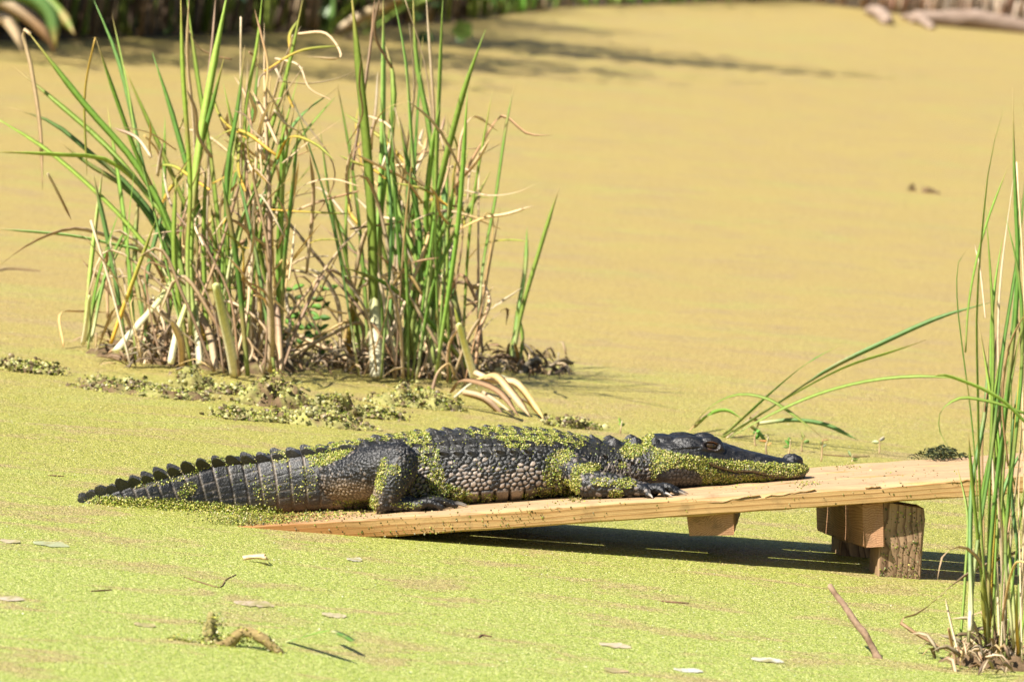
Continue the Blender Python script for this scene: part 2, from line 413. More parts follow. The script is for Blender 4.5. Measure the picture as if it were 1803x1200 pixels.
# raised strips added along the near board's front edge; their shadows read as cracks
def crack_strip(s, pts, proud):
    """thin jagged strip standing proud of the face to cast a crack-like shadow line"""
    V = []; Fc = []
    for k, (x, z, hgt) in enumerate(pts):
        V += [(x, 0.0005, z), (x, -proud * (0.4 if k in (0, len(pts) - 1) else 1), z + hgt * 0.5), (x, 0.0005, z + hgt), (x, 0.004, z + hgt * .5)]
    for k in range(len(pts) - 1):
        for j in range(4): Fc.append((k * 4 + j, k * 4 + (j + 1) % 4, k * 4 + 4 + (j + 1) % 4, k * 4 + 4 + j))
    Fc += [(3, 2, 1, 0), tuple(len(V) - 4 + j for j in range(4))]
    placed('crack_strip', V, Fc, M_BOARD, ramp, RU, RV, RN, P0 + RU * s)
rs_ = np.random.default_rng(3)
for (s_, z0, slope, L, pr) in [(0.655, .021, .10, .05, .0016), (0.705, .0265, .06, .055, .002), (0.77, .0255, .08, .06, .0014), (0.82, .030, .05, .05, .0012), (0.97, .030, .02, .03, .0014), (1.13, .031, .0, .07, .0009), (0.32, .028, .03, .05, .0008)]:
    k = 6; crack_strip(s_, [(L * q / (k - 1), z0 + slope * L * q / (k - 1) + rs_.normal(0, .0012), .0018 + .0022 * rs_.random()) for q in range(k)], pr)
# cleat under the boards (flat 2x4, set a little askew), its end grain faces the camera
HU = np.array([math.cos(PSI), math.sin(PSI), 0]); HV = np.array([-math.sin(PSI), math.cos(PSI), 0]); HZ = np.array([0, 0, 1.0])
a = math.radians(-12.2)
cv = RV * math.cos(a) - RU * math.sin(a); cu = RU * math.cos(a) + RV * math.sin(a)
V, Fc = beam_mesh(0.50, 0.089, 0.042, 6, 0.003, 0.0012, 5, None, 0.0025)
placed('cleat', V, Fc, M_CLEAT, ramp, cv, -cu, RN, P0 + RU * 0.708 + RV * 0.012 - RN * 0.0425)
# bearer beam (2x4 on edge) running back under the boards
V, Fc = beam_mesh(0.475, 0.040, 0.088, 6, 0.003, 0.001, 6, None, 0.003)
placed('bearer', V, Fc, M_CLEAT, ramp, RV, -RU, RN, P0 + RU * 1.007 + RV * 0.024 - RN * 0.0885)
# posts, leaning slightly against the slope
ln = math.radians(3.0)
pz = np.array([-math.sin(ln) * math.cos(PSI), -math.sin(ln) * math.sin(PSI), math.cos(ln)])
pu = HU * math.cos(ln) + HZ * math.sin(ln)
fp = G(1559, 1021.5)
def post(org, Ht, wd, dp, seed, cut=0.0):
    seg = 8; V = []; rs = np.random.default_rng(seed); b = 0.004
    hs = np.linspace(-0.12, Ht, seg + 1)
    for i, h in enumerate(hs):
        for (x, y) in [(b, 0), (wd - b, 0), (wd, b), (wd, dp - b), (wd - b, dp), (b, dp), (0, dp - b), (0, b)]:
            n = rs.normal(0, 0.0012, 2); hh = h
            if i == seg and x > wd * 0.6: hh -= cut
            V.append((hh, x + n[0], y + n[1]))
    Fc = [tuple(range(8)), tuple(seg * 8 + j for j in range(8))[::-1]]
    for i in range(seg):
        for j in range(8): Fc.append((i * 8 + j, (i + 1) * 8 + j, (i + 1) * 8 + (j + 1) % 8, i * 8 + (j + 1) % 8))
    placed('post', V, Fc, M_POST, ramp, pz, pu, np.cross(pz, pu), org)
post(fp + HV * 0.074, 0.146, 0.088, 0.088, 31, 0.011)
post(fp - HU * 0.005 + HV * 0.42, 0.070, 0.088, 0.088, 32)

# ================================================================== ALLIGATOR
GO = P0 + RN * TH + RV * 0.27; GO[2] = 0
GX = HU; GY = HV
def g2w(P): P = np.asarray(P); return GO + P[:, 0:1] * GX + P[:, 1:2] * GY + P[:, 2:3] * HZ
def plank_ab(a, b):
    q = GO + np.outer(a, GX) + np.outer(b, GY); return plank_z(q[:, 0], q[:, 1])
# station: along, top, bottom, half width, height of widest point (0..1), upper power, lower power, sideways offset
ST = np.array([
 (-.548, -.002, -.012, .003, .5, 2.0, 2.0, -.050), (-.530, .008, -.020, .007, .5, 2.0, 2.0, -.047), (-.478, .029, -.03, .0135, .5, 2.0, 2.0, -.038), (-.424, .052, -.035, .020, .45, 1.9, 2.2, -.026),
 (-.37, .072, -.04, .0265, .42, 1.9, 2.2, -.012), (-.315, .090, -.04, .0325, .42, 1.9, 2.2, .002), (-.26, .105, -.035, .038, .42, 1.9, 2.3, .014),
 (-.205, .113, -.02, .043, .42, 2.0, 2.3, .018), (-.15, .125, -.002, .049, .42, 2.1, 2.4, .016), (-.095, .137, .010, .056, .42, 2.2, 2.4, .010),
 (-.04, .150, .018, .064, .42, 2.2, 2.4, .004), (.016, .164, .026, .075, .42, 2.2, 2.5, 0), (.07, .176, .034, .089, .42, 2.2, 2.5, 0),
 (.127, .187, .042, .101, .40, 2.2, 2.5, 0), (.183, .195, .050, .110, .38, 2.2, 2.5, 0), (.239, .202, .058, .116, .37, 2.2, 2.5, 0),
 (.295, .207, .066, .118, .37, 2.2, 2.5, 0), (.352, .209, .075, .113, .38, 2.2, 2.4, 0), (.41, .207, .084, .103, .40, 2.2, 2.3, 0),
 (.455, .201, .092, .091, .42, 2.2, 2.2, 0), (.50, .199, .100, .082, .42, 2.2, 2.2, 0), (.546, .204, .106, .077, .42, 2.2, 2.2, 0),
 (.58, .212, .110, .076, .42, 2.3, 2.3, 0), (.614, .220, .113, .076, .42, 2.5, 2.4, 0), (.645, .2225, .118, .073, .42, 2.7, 2.5, 0),
 (.6825, .221, .124, .066, .42, 2.6, 2.6, 0), (.7175, .217, .129, .057, .45, 2.4, 2.6, 0), (.7415, .2115, .133, .052, .47, 2.4, 2.6, 0),
 (.765, .206, .137, .0495, .48, 2.5, 2.6, 0), (.789, .202, .141, .048, .5, 2.5, 2.6, 0), (.812, .1985, .144, .047, .5, 2.6, 2.6, 0),
 (.835, .195, .147, .0465, .5, 2.6, 2.6, 0), (.852, .193, .149, .046, .5, 2.6, 2.6, 0), (.866, .1915, .151, .043, .5, 2.5, 2.6, 0),
 (.878, .189, .153, .037, .5, 2.4, 2.5, 0), (.887, .186, .156, .0285, .52, 2.2, 2.3, 0), (.8935, .182, .161, .018, .52, 2.0, 2.0, 0), (.897, .177, .167, .006, .5, 2.0, 2.0, 0)])
from functools import lru_cache
def _spl(x, y, q):       # monotone-ish smooth interpolation
    mm = np.gradient(y, x); i = np.clip(np.searchsorted(x, q) - 1, 0, len(x) - 2)
    h = x[i + 1] - x[i]; t = np.clip((q - x[i]) / h, 0, 1)
    return (2 * t**3 - 3 * t**2 + 1) * y[i] + (t**3 - 2 * t**2 + t) * h * mm[i] + (-2 * t**3 + 3 * t**2) * y[i + 1] + (t**3 - t**2) * h * mm[i + 1]
def station(a):
    a = np.asarray(a, float); return [_spl(ST[:, 0], ST[:, j], a) for j in range(1, 8)]
def body_pt(a, th):
    """th: 0 = spine, +-pi/2 = flank, pi = belly; negative th is the camera side"""
    top, bot, hw, fr, nu, nl, off = station(a)
    zc = bot + (top - bot) * fr
    s, c = np.sin(th), np.cos(th); nn = np.where(c > 0, nu, nl)
    y = off + hw * np.sign(s) * np.abs(s) ** (2 / nn)
    z = zc + np.where(c > 0, top - zc, zc - bot) * np.sign(c) * np.abs(c) ** (2 / nn)
    return np.stack([np.asarray(a) + 0 * y, y, z], -1)
bm_parts_V = []; bm_parts_F = []; nvert = 0
def addpart(V, Fc):
    global nvert
    bm_parts_V.append(np.asarray(V, float)); bm_parts_F.extend([tuple(int(i) + nvert for i in f) for f in Fc]); nvert += len(V)
NA, NT_ = 260, 64
aa = np.linspace(ST[0, 0], ST[-1, 0], NA); th = np.linspace(0, 2 * math.pi, NT_, endpoint=False)
A, Tm = np.meshgrid(aa, th, indexing='ij')
Vb = body_pt(A.ravel(), np.where(Tm.ravel() > math.pi, Tm.ravel() - 2 * math.pi, Tm.ravel()))
Fb = [(i * NT_ + j, i * NT_ + (j + 1) % NT_, (i + 1) * NT_ + (j + 1) % NT_, (i + 1) * NT_ + j) for i in range(NA - 1) for j in range(NT_)]
Fb += [tuple(range(NT_))[::-1], tuple((NA - 1) * NT_ + j for j in range(NT_))]
addpart(Vb, Fb)
def ellipsoid(c, r, rotz=0.0, nu_=20, nv_=14):
    V = [(0, 0, 1)]; 
    for i in range(1, nv_):
        t = math.pi * i / nv_
        for j in range(nu_): V.append((math.sin(t) * math.cos(2 * math.pi * j / nu_), math.sin(t) * math.sin(2 * math.pi * j / nu_), math.cos(t)))
    V.append((0, 0, -1)); V = np.array(V) * np.array(r)
    cr, sr = math.cos(rotz), math.sin(rotz); V = np.c_[V[:, 0] * cr - V[:, 1] * sr, V[:, 0] * sr + V[:, 1] * cr, V[:, 2]] + np.array(c)
    Fc = [(0, 1 + j, 1 + (j + 1) % nu_) for j in range(nu_)]
    for i in range(nv_ - 2):
        for j in range(nu_): Fc.append((1 + i * nu_ + j, 1 + (i + 1) * nu_ + j, 1 + (i + 1) * nu_ + (j + 1) % nu_, 1 + i * nu_ + (j + 1) % nu_))
    b = 1 + (nv_ - 2) * nu_
    Fc += [(b + j, len(V) - 1, b + (j + 1) % nu_) for j in range(nu_)]
    return V, Fc
def limb(pts, rad, n=16, flat=1.0, sub=6):
    """smooth tapering tube through joints, rounded ends"""
    pts = np.array(pts, float); rad = np.array(rad, float)
    d = np.r_[0, np.cumsum(np.linalg.norm(np.diff(pts, axis=0), axis=1))]
    s = np.linspace(0, d[-1], (len(pts) - 1) * sub + 1)
    Pc = np.stack([_spl(d, pts[:, k], s) for k in range(3)], 1); Rc = np.maximum(_spl(d, rad, s), 0.001)
    tg = np.gradient(Pc, axis=0); tg /= np.linalg.norm(tg, axis=1, keepdims=True)
    # hemispherical caps
    caps0 = [(Pc[0] - tg[0] * Rc[0] * math.sin(q), Rc[0] * math.cos(q), tg[0]) for q in (1.45, 1.0, 0.5)]
    caps1 = [(Pc[-1] + tg[-1] * Rc[-1] * math.sin(q), Rc[-1] * math.cos(q), tg[-1]) for q in (0.5, 1.0, 1.45)]
    rings = caps0 + list(zip(Pc, Rc, tg)) + caps1
    V = []
    up = np.array([0, 0, 1.0])
    for c, r, t in rings:
        x = np.cross(t, up); 
        if np.linalg.norm(x) < 0.2: x = np.cross(t, np.array([0, 1.0, 0]))
        x /= np.linalg.norm(x); y = np.cross(x, t)
        for j in range(n):
            an = 2 * math.pi * j / n; V.append(c + x * r * math.cos(an) + y * r * flat * math.sin(an))
    m_ = len(rings)
    Fc = [(i * n + j, (i + 1) * n + j, (i + 1) * n + (j + 1) % n, i * n + (j + 1) % n) for i in range(m_ - 1) for j in range(n)]
    Fc += [tuple(range(n)), tuple((m_ - 1) * n + j for j in range(n))[::-1]]
    return np.array(V), Fc
# head bumps
for sgn in (-1, 1):
    addpart(*ellipsoid((.690, sgn * .034, .2135), (.026, .0185, .0165)))          # brow over the eye
    addpart(*ellipsoid((.700, sgn * .039, .206), (.020, .016, .014)))
    addpart(*ellipsoid((.648, sgn * .036, .2125), (.036, .020, .0145)))            # skull table and ear flap
    addpart(*ellipsoid((.660, sgn * .049, .203), (.040, .014, .013), sgn * -0.12))
    addpart(*ellipsoid((.6, sgn * .052, .155), (.045, .030, .034)))                # jaw muscle
    addpart(*ellipsoid((.8660, sgn * .0125, .1925), (.0185, .0135, .0120)))        # nostril bump
    addpart(*ellipsoid((.83, sgn * .036, .172), (.03, .012, .014)))
    addpart(*ellipsoid((.775, sgn * .042, .166), (.03, .012, .012)))
addpart(*ellipsoid((.60, 0, .2115), (.03, .040, .012)))
LEGS = []
def leg(chain, rad, flat=1.0):
    LEGS.append((np.array(chain), np.array(rad))); addpart(*limb(chain, rad, 16, flat))
CLAWS = []
for sgn in (-1, 1):
    M = lambda L: [(x, -sgn * y, z) for x, y, z in L]        # points written for the camera side (y < 0)
    pl = lambda x, y: float(plank_ab(np.array([x]), np.array([-sgn * y]))[0])
    # hind leg
    hk = pl(.05, -.16); lo = .020 if sgn > 0 else 0.0      # the far leg lies lower
    leg(M([(-.045, -.036, .088 - lo), (-.015, -.066, .096 - lo), (.025, -.112, .118 - lo), (.056, -.146, .138 - lo)]), [.045, .050, .049, .039])
    leg(M([(.056, -.146, .137 - lo), (.052, -.160, .113 - lo), (.042, -.168, .088), (.032, -.170, hk + .022)]), [.039, .037, .032, .026])
    leg(M([(.026, -.167, hk + .018), (.062, -.170, hk + .018), (.098, -.168, hk + .017)]), [.020, .021, .017], 0.85)
    for k, (tx, ty) in enumerate([(.166, -.122), (.178, -.146), (.172, -.170), (.142, -.196)]):
        bx, by = .092, -.150 - .011 * k
        z0 = pl(tx, ty)
        leg(M([(bx, by, hk + .017), ((bx + tx) / 2, (by + ty) / 2, z0 + .0125), (tx, ty, z0 + .0055)]), [.0120, .0078, .0055])
        if k < 3: CLAWS.append(((tx, -sgn * ty, z0 + .0085), (tx - bx, -sgn * (ty - by)), .028))
    # front leg
    e = pl(.43, -.165)
    leg(M([(.395, -.060, .150), (.408, -.095, .148), (.420, -.132, .138), (.432, -.163, e + .030)]), [.036, .034, .029, .026])
    leg(M([(.432, -.163, e + .029), (.462, -.180, pl(.462, -.18) + .026), (.495, -.192, pl(.495, -.192) + .022), (.520, -.199, pl(.52, -.2) + .018)]), [.0275, .0255, .0215, .0165])
    h = pl(.53, -.2)
    leg(M([(.515, -.198, h + .016), (.535, -.203, h + .0155), (.550, -.205, h + .0145)]), [.0165, .0175, .014], 0.85)
    for k, (tx, ty) in enumerate([(.538, -.240), (.571, -.240), (.598, -.226), (.606, -.203), (.588, -.174)]):
        bx, by = (.530, .545, .552, .552, .546)[k], (-.214, -.213, -.208, -.201, -.194)[k]
        z0 = pl(tx, ty)
        leg(M([(bx, by, h + .0155), ((bx + tx) / 2, (by + ty) / 2, z0 + .0135), (tx, ty, z0 + .0055)]), [.0105, .008, .0055])
        if k < 4: CLAWS.append(((tx, -sgn * ty, z0 + .007), (tx - bx, -sgn * (ty - by)), .021))

VOX = 0.0021
me = bpy.data.meshes.new('raw'); me.from_pydata([tuple(v) for v in np.concatenate(bm_parts_V)], [], bm_parts_F); me.update()
raw = bpy.data.objects.new('raw', me); COL.objects.link(raw)
md = raw.modifiers.new('r', 'REMESH'); md.mode = 'VOXEL'; md.voxel_size = VOX; md.adaptivity = 0
sm = raw.modifiers.new('s', 'SMOOTH'); sm.factor = 0.5; sm.iterations = 5
dg = bpy.context.evaluated_depsgraph_get(); ev = raw.evaluated_get(dg); bmsh = bpy.data.meshes.new_from_object(ev)
bpy.data.objects.remove(raw, do_unlink=True)
nv = len(bmsh.vertices); V = np.zeros(nv * 3, np.float32); bmsh.vertices.foreach_get('co', V); V = V.reshape(-1, 3).astype(float)
N = np.zeros(nv * 3, np.float32); bmsh.vertices.foreach_get('normal', N); N = N.reshape(-1, 3).astype(float)
print('alligator verts', nv)
# --- coordinates on the hide
a_, b_, z_ = V.T
top, bot, hw, fr, nu, nl, off = station(np.clip(a_, ST[0, 0], ST[-1, 0])); zc = bot + (top - bot) * fr
phi = np.arctan2(np.abs(b_ - off), z_ - zc); Rm = 0.5 * (hw + 0.5 * (top - bot)); arc = phi * Rm; near = b_ < off
side = np.where(near, 0, 500)
def legdist(chain, rad):
    best = np.full(nv, 9.0)
    for p, q, r0, r1 in zip(chain[:-1], chain[1:], rad[:-1], rad[1:]):
        d = q - p; t = np.clip(((V - p) @ d) / (d @ d), 0, 1)
        best = np.minimum(best, np.linalg.norm(V - p - t[:, None] * d, axis=1) - (r0 + (r1 - r0) * t))
    return best
ld = np.full(nv, 9.0); toe = np.zeros(nv)
for c, r in LEGS:
    dd = legdist(c, r); ld = np.minimum(ld, dd)
    if r[0] < 0.019: toe = np.maximum(toe, sstep(.006, -.001, dd))
bodyd = np.sqrt(((b_ - off) / np.maximum(hw, .003)) ** 2 + ((z_ - zc) / np.where(z_ > zc, np.maximum(top - zc, .003), np.maximum(zc - bot, .003))) ** 2)
wleg = sstep(.010, -.002, ld) * sstep(0.98, 1.10, bodyd + 0.02)
h = np.zeros(nv); C = np.zeros((nv, 3))
DARK = np.array([.020, .022, .027]); DARK2 = np.array([.040, .039, .040]); PALE = np.array([.48, .38, .30]); TAN = np.array([.33, .215, .12]); GROOVE = np.array([.010, .0095, .0095])
wob = fbm(V, 40, 5); wob2 = fbm(V, 14, 9)
C[:] = mix(DARK, DARK2, wob)
h += 0.0010 * (wob - .5)
# --- tail rings
slant = np.interp(a_, [-.5, -.37, -.25, -.1, -.03], [.55, .40, .24, .14, .10])
q = a_ + slant * (z_ - (zc))
edges = [-.56]; 
while edges[-1] < .035:
    x = edges[-1]; edges.append(x + np.interp(x, [-.55, -.45, -.36, -.1, -.045, -.03, .03], [.020, .024, .0275, .0275, .023, .014, .011]))
edges = np.array(edges); ri = np.clip(np.searchsorted(edges, q) - 1, 0, len(edges) - 2)
f = (q - edges[ri]) / (edges[ri + 1] - edges[ri]); lenr = edges[ri + 1] - edges[ri]
dr = np.minimum(f, 1 - f) * lenr
rowh = 0.0175; rv = arc / rowh + 0.35 * hash01(ri, seed=3); rj = np.floor(rv).astype(int); df = rv - rj; drow = np.minimum(df, 1 - df) * rowh
wt = sstep(.03, -.015, a_) * (1 - wleg) * sstep(.16, .13, z_ - 0 * a_)
plate = sstep(0, .0035, dr) * (0.75 + 0.25 * sstep(0, .0025, drow))
h += wt * (0.0030 * plate + 0.0012 * (f - .5) + 0.0009 * (fbm(np.c_[q, arc, ri], 150, 4) - .5) * plate - .002)
rc = mix(np.array([.020, .024, .034]), np.array([.050, .047, .046]), hash01(ri, rj, seed=8))
rc = mix(rc, np.array([.34, .28, .22]), 0.85 * sstep(.0030, .0010, dr) * sstep(.2, .6, wob))
rc = mix(rc, np.array([.28, .23, .19]), 0.6 * sstep(.0018, .0006, drow) * sstep(.35, .7, wob))
scr = vnoise(np.c_[q * 0.4, arc * 1.0, ri * 1.0], 420, 6); rc = mix(rc, np.array([.36, .30, .25]), 0.7 * sstep(.80, .93, scr) * sstep(.4, .6, wob2))
lowt = sstep(.055, .02, z_) * sstep(-.25, -.12, a_); rc = mix(rc, TAN * .6, 0.7 * lowt)
C = C * (1 - wt[:, None]) + rc * wt[:, None]
# --- flank scales
wf = sstep(-.005, .05, a_) * sstep(.60, .56, a_) * (1 - wleg)
ang = np.interp(a_, [0, .12, .40, .47, .56], [0.15, 0.0, -.05, -.55, -.85])
pa = a_ * np.cos(ang) + (arc - .1) * np.sin(ang); pb = -a_ * np.sin(ang) + (arc - .1) * np.cos(ang)
sx = np.interp(a_, [0, .1, .4, .47, .56], [.009, .0125, .0125, .012, .013]); sy = np.interp(a_, [0, .1, .4, .47, .56], [.0065, .0085, .0085, .0072, .0078])
# constant size inside each zone keeps the rows continuous
z1 = (a_ < .43)
wx = (fbm(V, 28, 131) - .5) * .016; wy = (fbm(V, 28, 137) - .5) * .012
F1a, F2a, ida = cells(np.c_[(pa + wx) / .0112 + side, (pb + wy) / .0076], .72, 21)
F1b, F2b, idb = cells(np.c_[(pa + wx) / .0112 + side, (pb + wy) / .0068], .6, 22)
F1 = np.where(z1, F1a, F1b); F2 = np.where(z1, F2a, F2b); idc = np.where(z1, ida, idb)
dom = sstep(0.02, .36, F2 - F1)
dorsal = sstep(1.12, .92, phi)                       # upper back: scutes sit here
pzz = plank_ab(a_, b_); bellyz = sstep(.027, .023, z_ - pzz) * sstep(.03, .09, a_) * sstep(.46, .43, a_)
flank = wf * (1 - dorsal) * (1 - bellyz)
h += flank * (0.0030 * dom + 0.0010 * (idc - .5) - .0018)
band = 0.5 + 0.5 * np.sin(a_ * 60 + 1.0 + 2.5 * wob2)       # dark cross bands of a young animal
palep = np.clip(sstep(1.0, 1.6, phi) * (0.35 + 0.85 * band), 0, 1)
isp = (idc < palep * 1.0).astype(float) * sstep(.18, .42, F2 - F1)
fc = mix(np.array([.022, .024, .029]), np.array([.055, .052, .050]), idc)
fc = mix(fc, PALE * (0.75 + .5 * hash01((idc * 1e6).astype(int), seed=2))[:, None], isp * 0.9)
fc = mix(GROOVE * 1.1, fc, sstep(.0, .2, F2 - F1))
neckw = sstep(.45, .5, a_); fc = mix(fc, mix(GROOVE, np.array([.15, .125, .105]), dom), neckw * .65 * sstep(1.2, 1.6, phi))
C = C * (1 - flank[:, None]) + fc * flank[:, None]
# --- back: square plates under the keeled scutes
wd = wf * dorsal
da = np.abs((a_ / .0275) % 1 - .5) * .0275; db = np.abs((arc / .024 + .5) % 1 - .5) * .024
pl_ = sstep(.0137, .0105, da) * sstep(.012, .009, db)
h += wd * (0.0020 * pl_ - .001)
bc = mix(np.array([.040, .038, .036]), np.array([.070, .066, .060]), wob); bc = mix(bc, GROOVE * 1.3, 1 - pl_)
C = C * (1 - wd[:, None]) + bc * wd[:, None]
# --- belly edge: large blocks
bb = (a_ + .2 * (z_ - pzz)) / .029; bf = bb % 1; bi = np.floor(bb).astype(int); bd = np.minimum(bf, 1 - bf) * .029
bpz = sstep(0, .004, bd)
h += bellyz * (1 - wleg) * (0.0065 * bpz - .0035)
ec = mix(np.array([.10, .075, .055]), np.array([.46, .36, .27]), sstep(.35, .65, wob2) * (0.3 + .7 * hash01(bi, seed=4)))
ec = mix(GROOVE, ec, bpz); wz = bellyz * (1 - wleg)
C = C * (1 - wz[:, None]) + ec * wz[:, None]
# --- legs
F1, F2, idl = cells(V / np.array([.0072, .0072, .0064]), .75, 41)
doml = sstep(0.02, .34, F2 - F1)
G1, G2, idg = cells(V / .0105, .7, 43); domg = sstep(0.02, .30, G2 - G1)
fore = sstep(.38, .42, a_); dl_ = np.where(fore > .5, domg, doml); il = np.where(fore > .5, idg, idl)
h += wleg * (1 - .4 * toe) * (0.0024 * dl_ + .0006 * (il - .5) - .0013)
lc = mix(np.array([.024, .026, .032]), np.array([.065, .062, .062]), il)
lc = mix(lc, PALE * .8, (il > .72) * dl_ * sstep(.35, .6, wob2) * .55)
lc = mix(GROOVE * 1.2, lc, sstep(0, .22, np.where(fore > .5, G2 - G1, F2 - F1)))
inner = sstep(.105, .07, z_) * sstep(.035, .0, a_) * sstep(-.09, -.04, a_) * near
lc = mix(lc, mix(TAN * .5, np.array([.48, .35, .22]), dl_), inner * .85)
C = C * (1 - wleg[:, None]) + lc * wleg[:, None]
# thigh hollow behind the leg is pale and brown too
hol = sstep(.10, .06, z_) * sstep(.05, .01, a_) * sstep(-.07, -.03, a_) * (1 - wleg)
C = mix(C, mix(TAN * .5, np.array([.42, .29, .18]), dom), hol * .7)
# --- head
wh = sstep(.585, .615, a_) * (1 - wleg)
mouth = np.interp(a_, [.675, .688, .712, .742, .774, .811, .850, .874, .8945, .90], [.178, .1735, .1665, .1610, .1645, .1585, .157, .1595, .169, .171])
dm = z_ - mouth; onm = sstep(.676, .69, a_) * wh * sstep(.012, .022, np.abs(b_) + .02 * (a_ > .88))
h += onm * (-0.0068 * np.exp(-(dm / .0024) ** 2) + .0022 * sstep(.0, .004, dm) * sstep(.016, .006, dm) - .0020 * sstep(-.001, -.005, dm))
hx, hy, hidc = cells(np.c_[a_ / .0085 + side, arc / .0065], .8, 51)
upz = np.interp(a_, [.56, .594, .641, .671, .710, .779, .848, .892], [.200, .196, .187, .184, .1815, .182, .183, .185])
upper = sstep(-.003, .003, z_ - upz)
wr = vnoise(np.c_[a_ * .55, b_, z_], 340, 61); wr2 = fbm(V, 110, 62)
h += wh * (upper * (0.0016 * (wr - .5) + .0018 * (wr2 - .5)) + (1 - upper) * .0012 * (sstep(.03, .3, hy - hx) - .5))
hc = mix(np.array([.024, .025, .029]), np.array([.085, .080, .078]), sstep(.45, .8, wr2)); hc = mix(hc, np.array([.16, .145, .135]), .5 * sstep(.78, .95, wr))
jc = mix(np.array([.06, .052, .045]), np.array([.16, .135, .11]), sstep(.05, .3, hy - hx))
jc = mix(jc, np.array([.34, .24, .14]), .9 * sstep(.64, .7, a_) * np.exp(-(dm / .006) ** 2) * onm)
hcol = mix(jc, hc, upper); hcol = mix(hcol, GROOVE, onm * np.exp(-(dm / .0016) ** 2))
# ear slit and eye socket rim
es = np.exp(-((z_ - np.interp(a_, [.61, .665], [.1985, .2065])) / .0016) ** 2) * sstep(.605, .615, a_) * sstep(.668, .66, a_)
h -= wh * .0035 * es; hcol = mix(hcol, GROOVE, es * .8)
ec_ = np.sqrt(((a_ - .690) / .0150) ** 2 + ((z_ - .2115) / .0075) ** 2)
sock = wh * sstep(1.05, .75, ec_) * (np.abs(b_) > .03)
h -= .0060 * sock; rim = wh * np.exp(-((ec_ - 1.22) / .2) ** 2) * (np.abs(b_) > .028)
h += .0020 * rim
hcol = mix(hcol, np.array([.24, .095, .038]), np.clip(rim * .35 + sock * .5, 0, 1) * (0.2 + .8 * wob))
# nostril
nd = np.sqrt(((a_ - .867) / .004) ** 2 + ((np.abs(b_) - .012) / .004) ** 2); ns = wh * sstep(1.2, .5, nd) * (z_ > .196)
h -= .004 * ns; hcol = mix(hcol, GROOVE, ns)
C = C * (1 - wh[:, None]) + hcol * wh[:, None]
# --- apply, then let the weight settle on the boards
V = V + N * h[:, None]
pz_ = plank_ab(a_, b_) + .0006; onb = (a_ > -.17)
V[:, 2] = np.where(onb, np.maximum(V[:, 2], pz_), V[:, 2])
gat = empty('alligator', tuple(GO + GX * .25 + HZ * plank_ab(np.array([.25]), np.array([0.]))[0]), 'dark young alligator flecked with duckweed basking along the wooden ramp', 'alligator')
VW = g2w(V)
bmsh.vertices.foreach_set('co', (VW - np.array(gat.location)).astype(np.float32).ravel())
at = bmsh.color_attributes.new('Col', 'FLOAT_COLOR', 'POINT'); c4 = np.ones((nv, 4), np.float32); c4[:, :3] = np.clip(C, 0, 1) * (0.30 + 0.70 * sstep(.05, .16, C.mean(1)))[:, None]; at.data.foreach_set('color', c4.ravel())
bmsh.polygons.foreach_set('use_smooth', np.ones(len(bmsh.polygons), bool)); bmsh.update()
bmsh.materials.clear(); bmsh.materials.append(M_SKIN); bmsh.name = 'body'
body = bpy.data.objects.new('body', bmsh); COL.objects.link(body); body.parent = gat

# --- keeled scutes, tail crest, claws, eyes
def frame_at(a, th):
    p = body_pt(np.array([a]), np.array([th]))[0]; pa = body_pt(np.array([a + .004]), np.array([th]))[0] - p; pt = body_pt(np.array([a]), np.array([th + .05]))[0] - p
    n = np.cross(pa, pt); n /= np.linalg.norm(n); pa /= np.linalg.norm(pa)
    c = body_pt(np.array([a]), np.array([0.]))[0]; c[2] = p[2] - .03
    mid = body_pt(np.array([a]), np.array([math.pi]))[0] * .4 + body_pt(np.array([a]), np.array([0.]))[0] * .6
    if n @ (p - mid) < 0: n = -n
    return p, pa, n
def child_shape(name, VL, Fc, mat, p, fx, n, scale, col, lean=0.0, parent=None):
    """VL in local (along, across, out); placed on the hide"""
    if lean: n = n - fx * lean; n /= np.linalg.norm(n)
    fy = np.cross(n, fx); fy /= np.linalg.norm(fy); fx = np.cross(fy, n)
    VL = np.asarray(VL) * np.asarray(scale)
    Wd = p + VL[:, 0:1] * fx + VL[:, 1:2] * fy + VL[:, 2:3] * n
    return mesh_obj(name, g2w(Wd), Fc, mat, parent or gat, col, name not in ('crest_scute', 'scute'))
# scute: oval plate with a sharp keel, steeper towards the tail
def scute_shape():
    V = []; rings = [(1.0, -.25), (.86, .10), (.55, .28)]
    for r, z in rings:
        for j in range(12):
            t = 2 * math.pi * j / 12; V.append((r * .5 * math.cos(t), r * .5 * math.sin(t) * (1 - .10 * math.cos(t)), z))
    ridge = [(.44, 0, .18), (.2, 0, .52), (-.12, 0, .85), (-.34, 0, 1.0), (-.50, 0, .55)]
    V += ridge; r0 = 36
    Fc = []
    for k in range(2):
        for j in range(12): Fc.append((k * 12 + j, k * 12 + (j + 1) % 12, (k + 1) * 12 + (j + 1) % 12, (k + 1) * 12 + j))
    i = lambda j: 24 + j % 12
    up_ = [0, 1, 2, 3, 4, 5, 6]; R = [r0, r0 + 1, r0 + 2, r0 + 3, r0 + 4]
    for sgn in (1, -1):
        ids = [i(sgn * j) for j in range(7)]
        quads = [(ids[0], ids[1], R[0]), (ids[1], ids[2], R[1], R[0]), (ids[2], ids[3], R[2], R[1]), (ids[3], ids[4], R[3], R[2]), (ids[4], ids[5], R[4], R[3]), (ids[5], ids[6], R[4])]
        for qd in quads: Fc.append(qd if sgn > 0 else qd[::-1])
    return np.array(V), Fc
SV, SF = scute_shape()
def scute_cols(base, seed):
    z = SV[:, 2]; k = hash01(np.arange(len(SV)), np.full(len(SV), seed), seed=5)
    c = mix(np.array([.030, .028, .027]), np.array([.085, .078, .07]), np.clip(z, 0, 1) * .7 + .3 * k) * base
    return c * .42
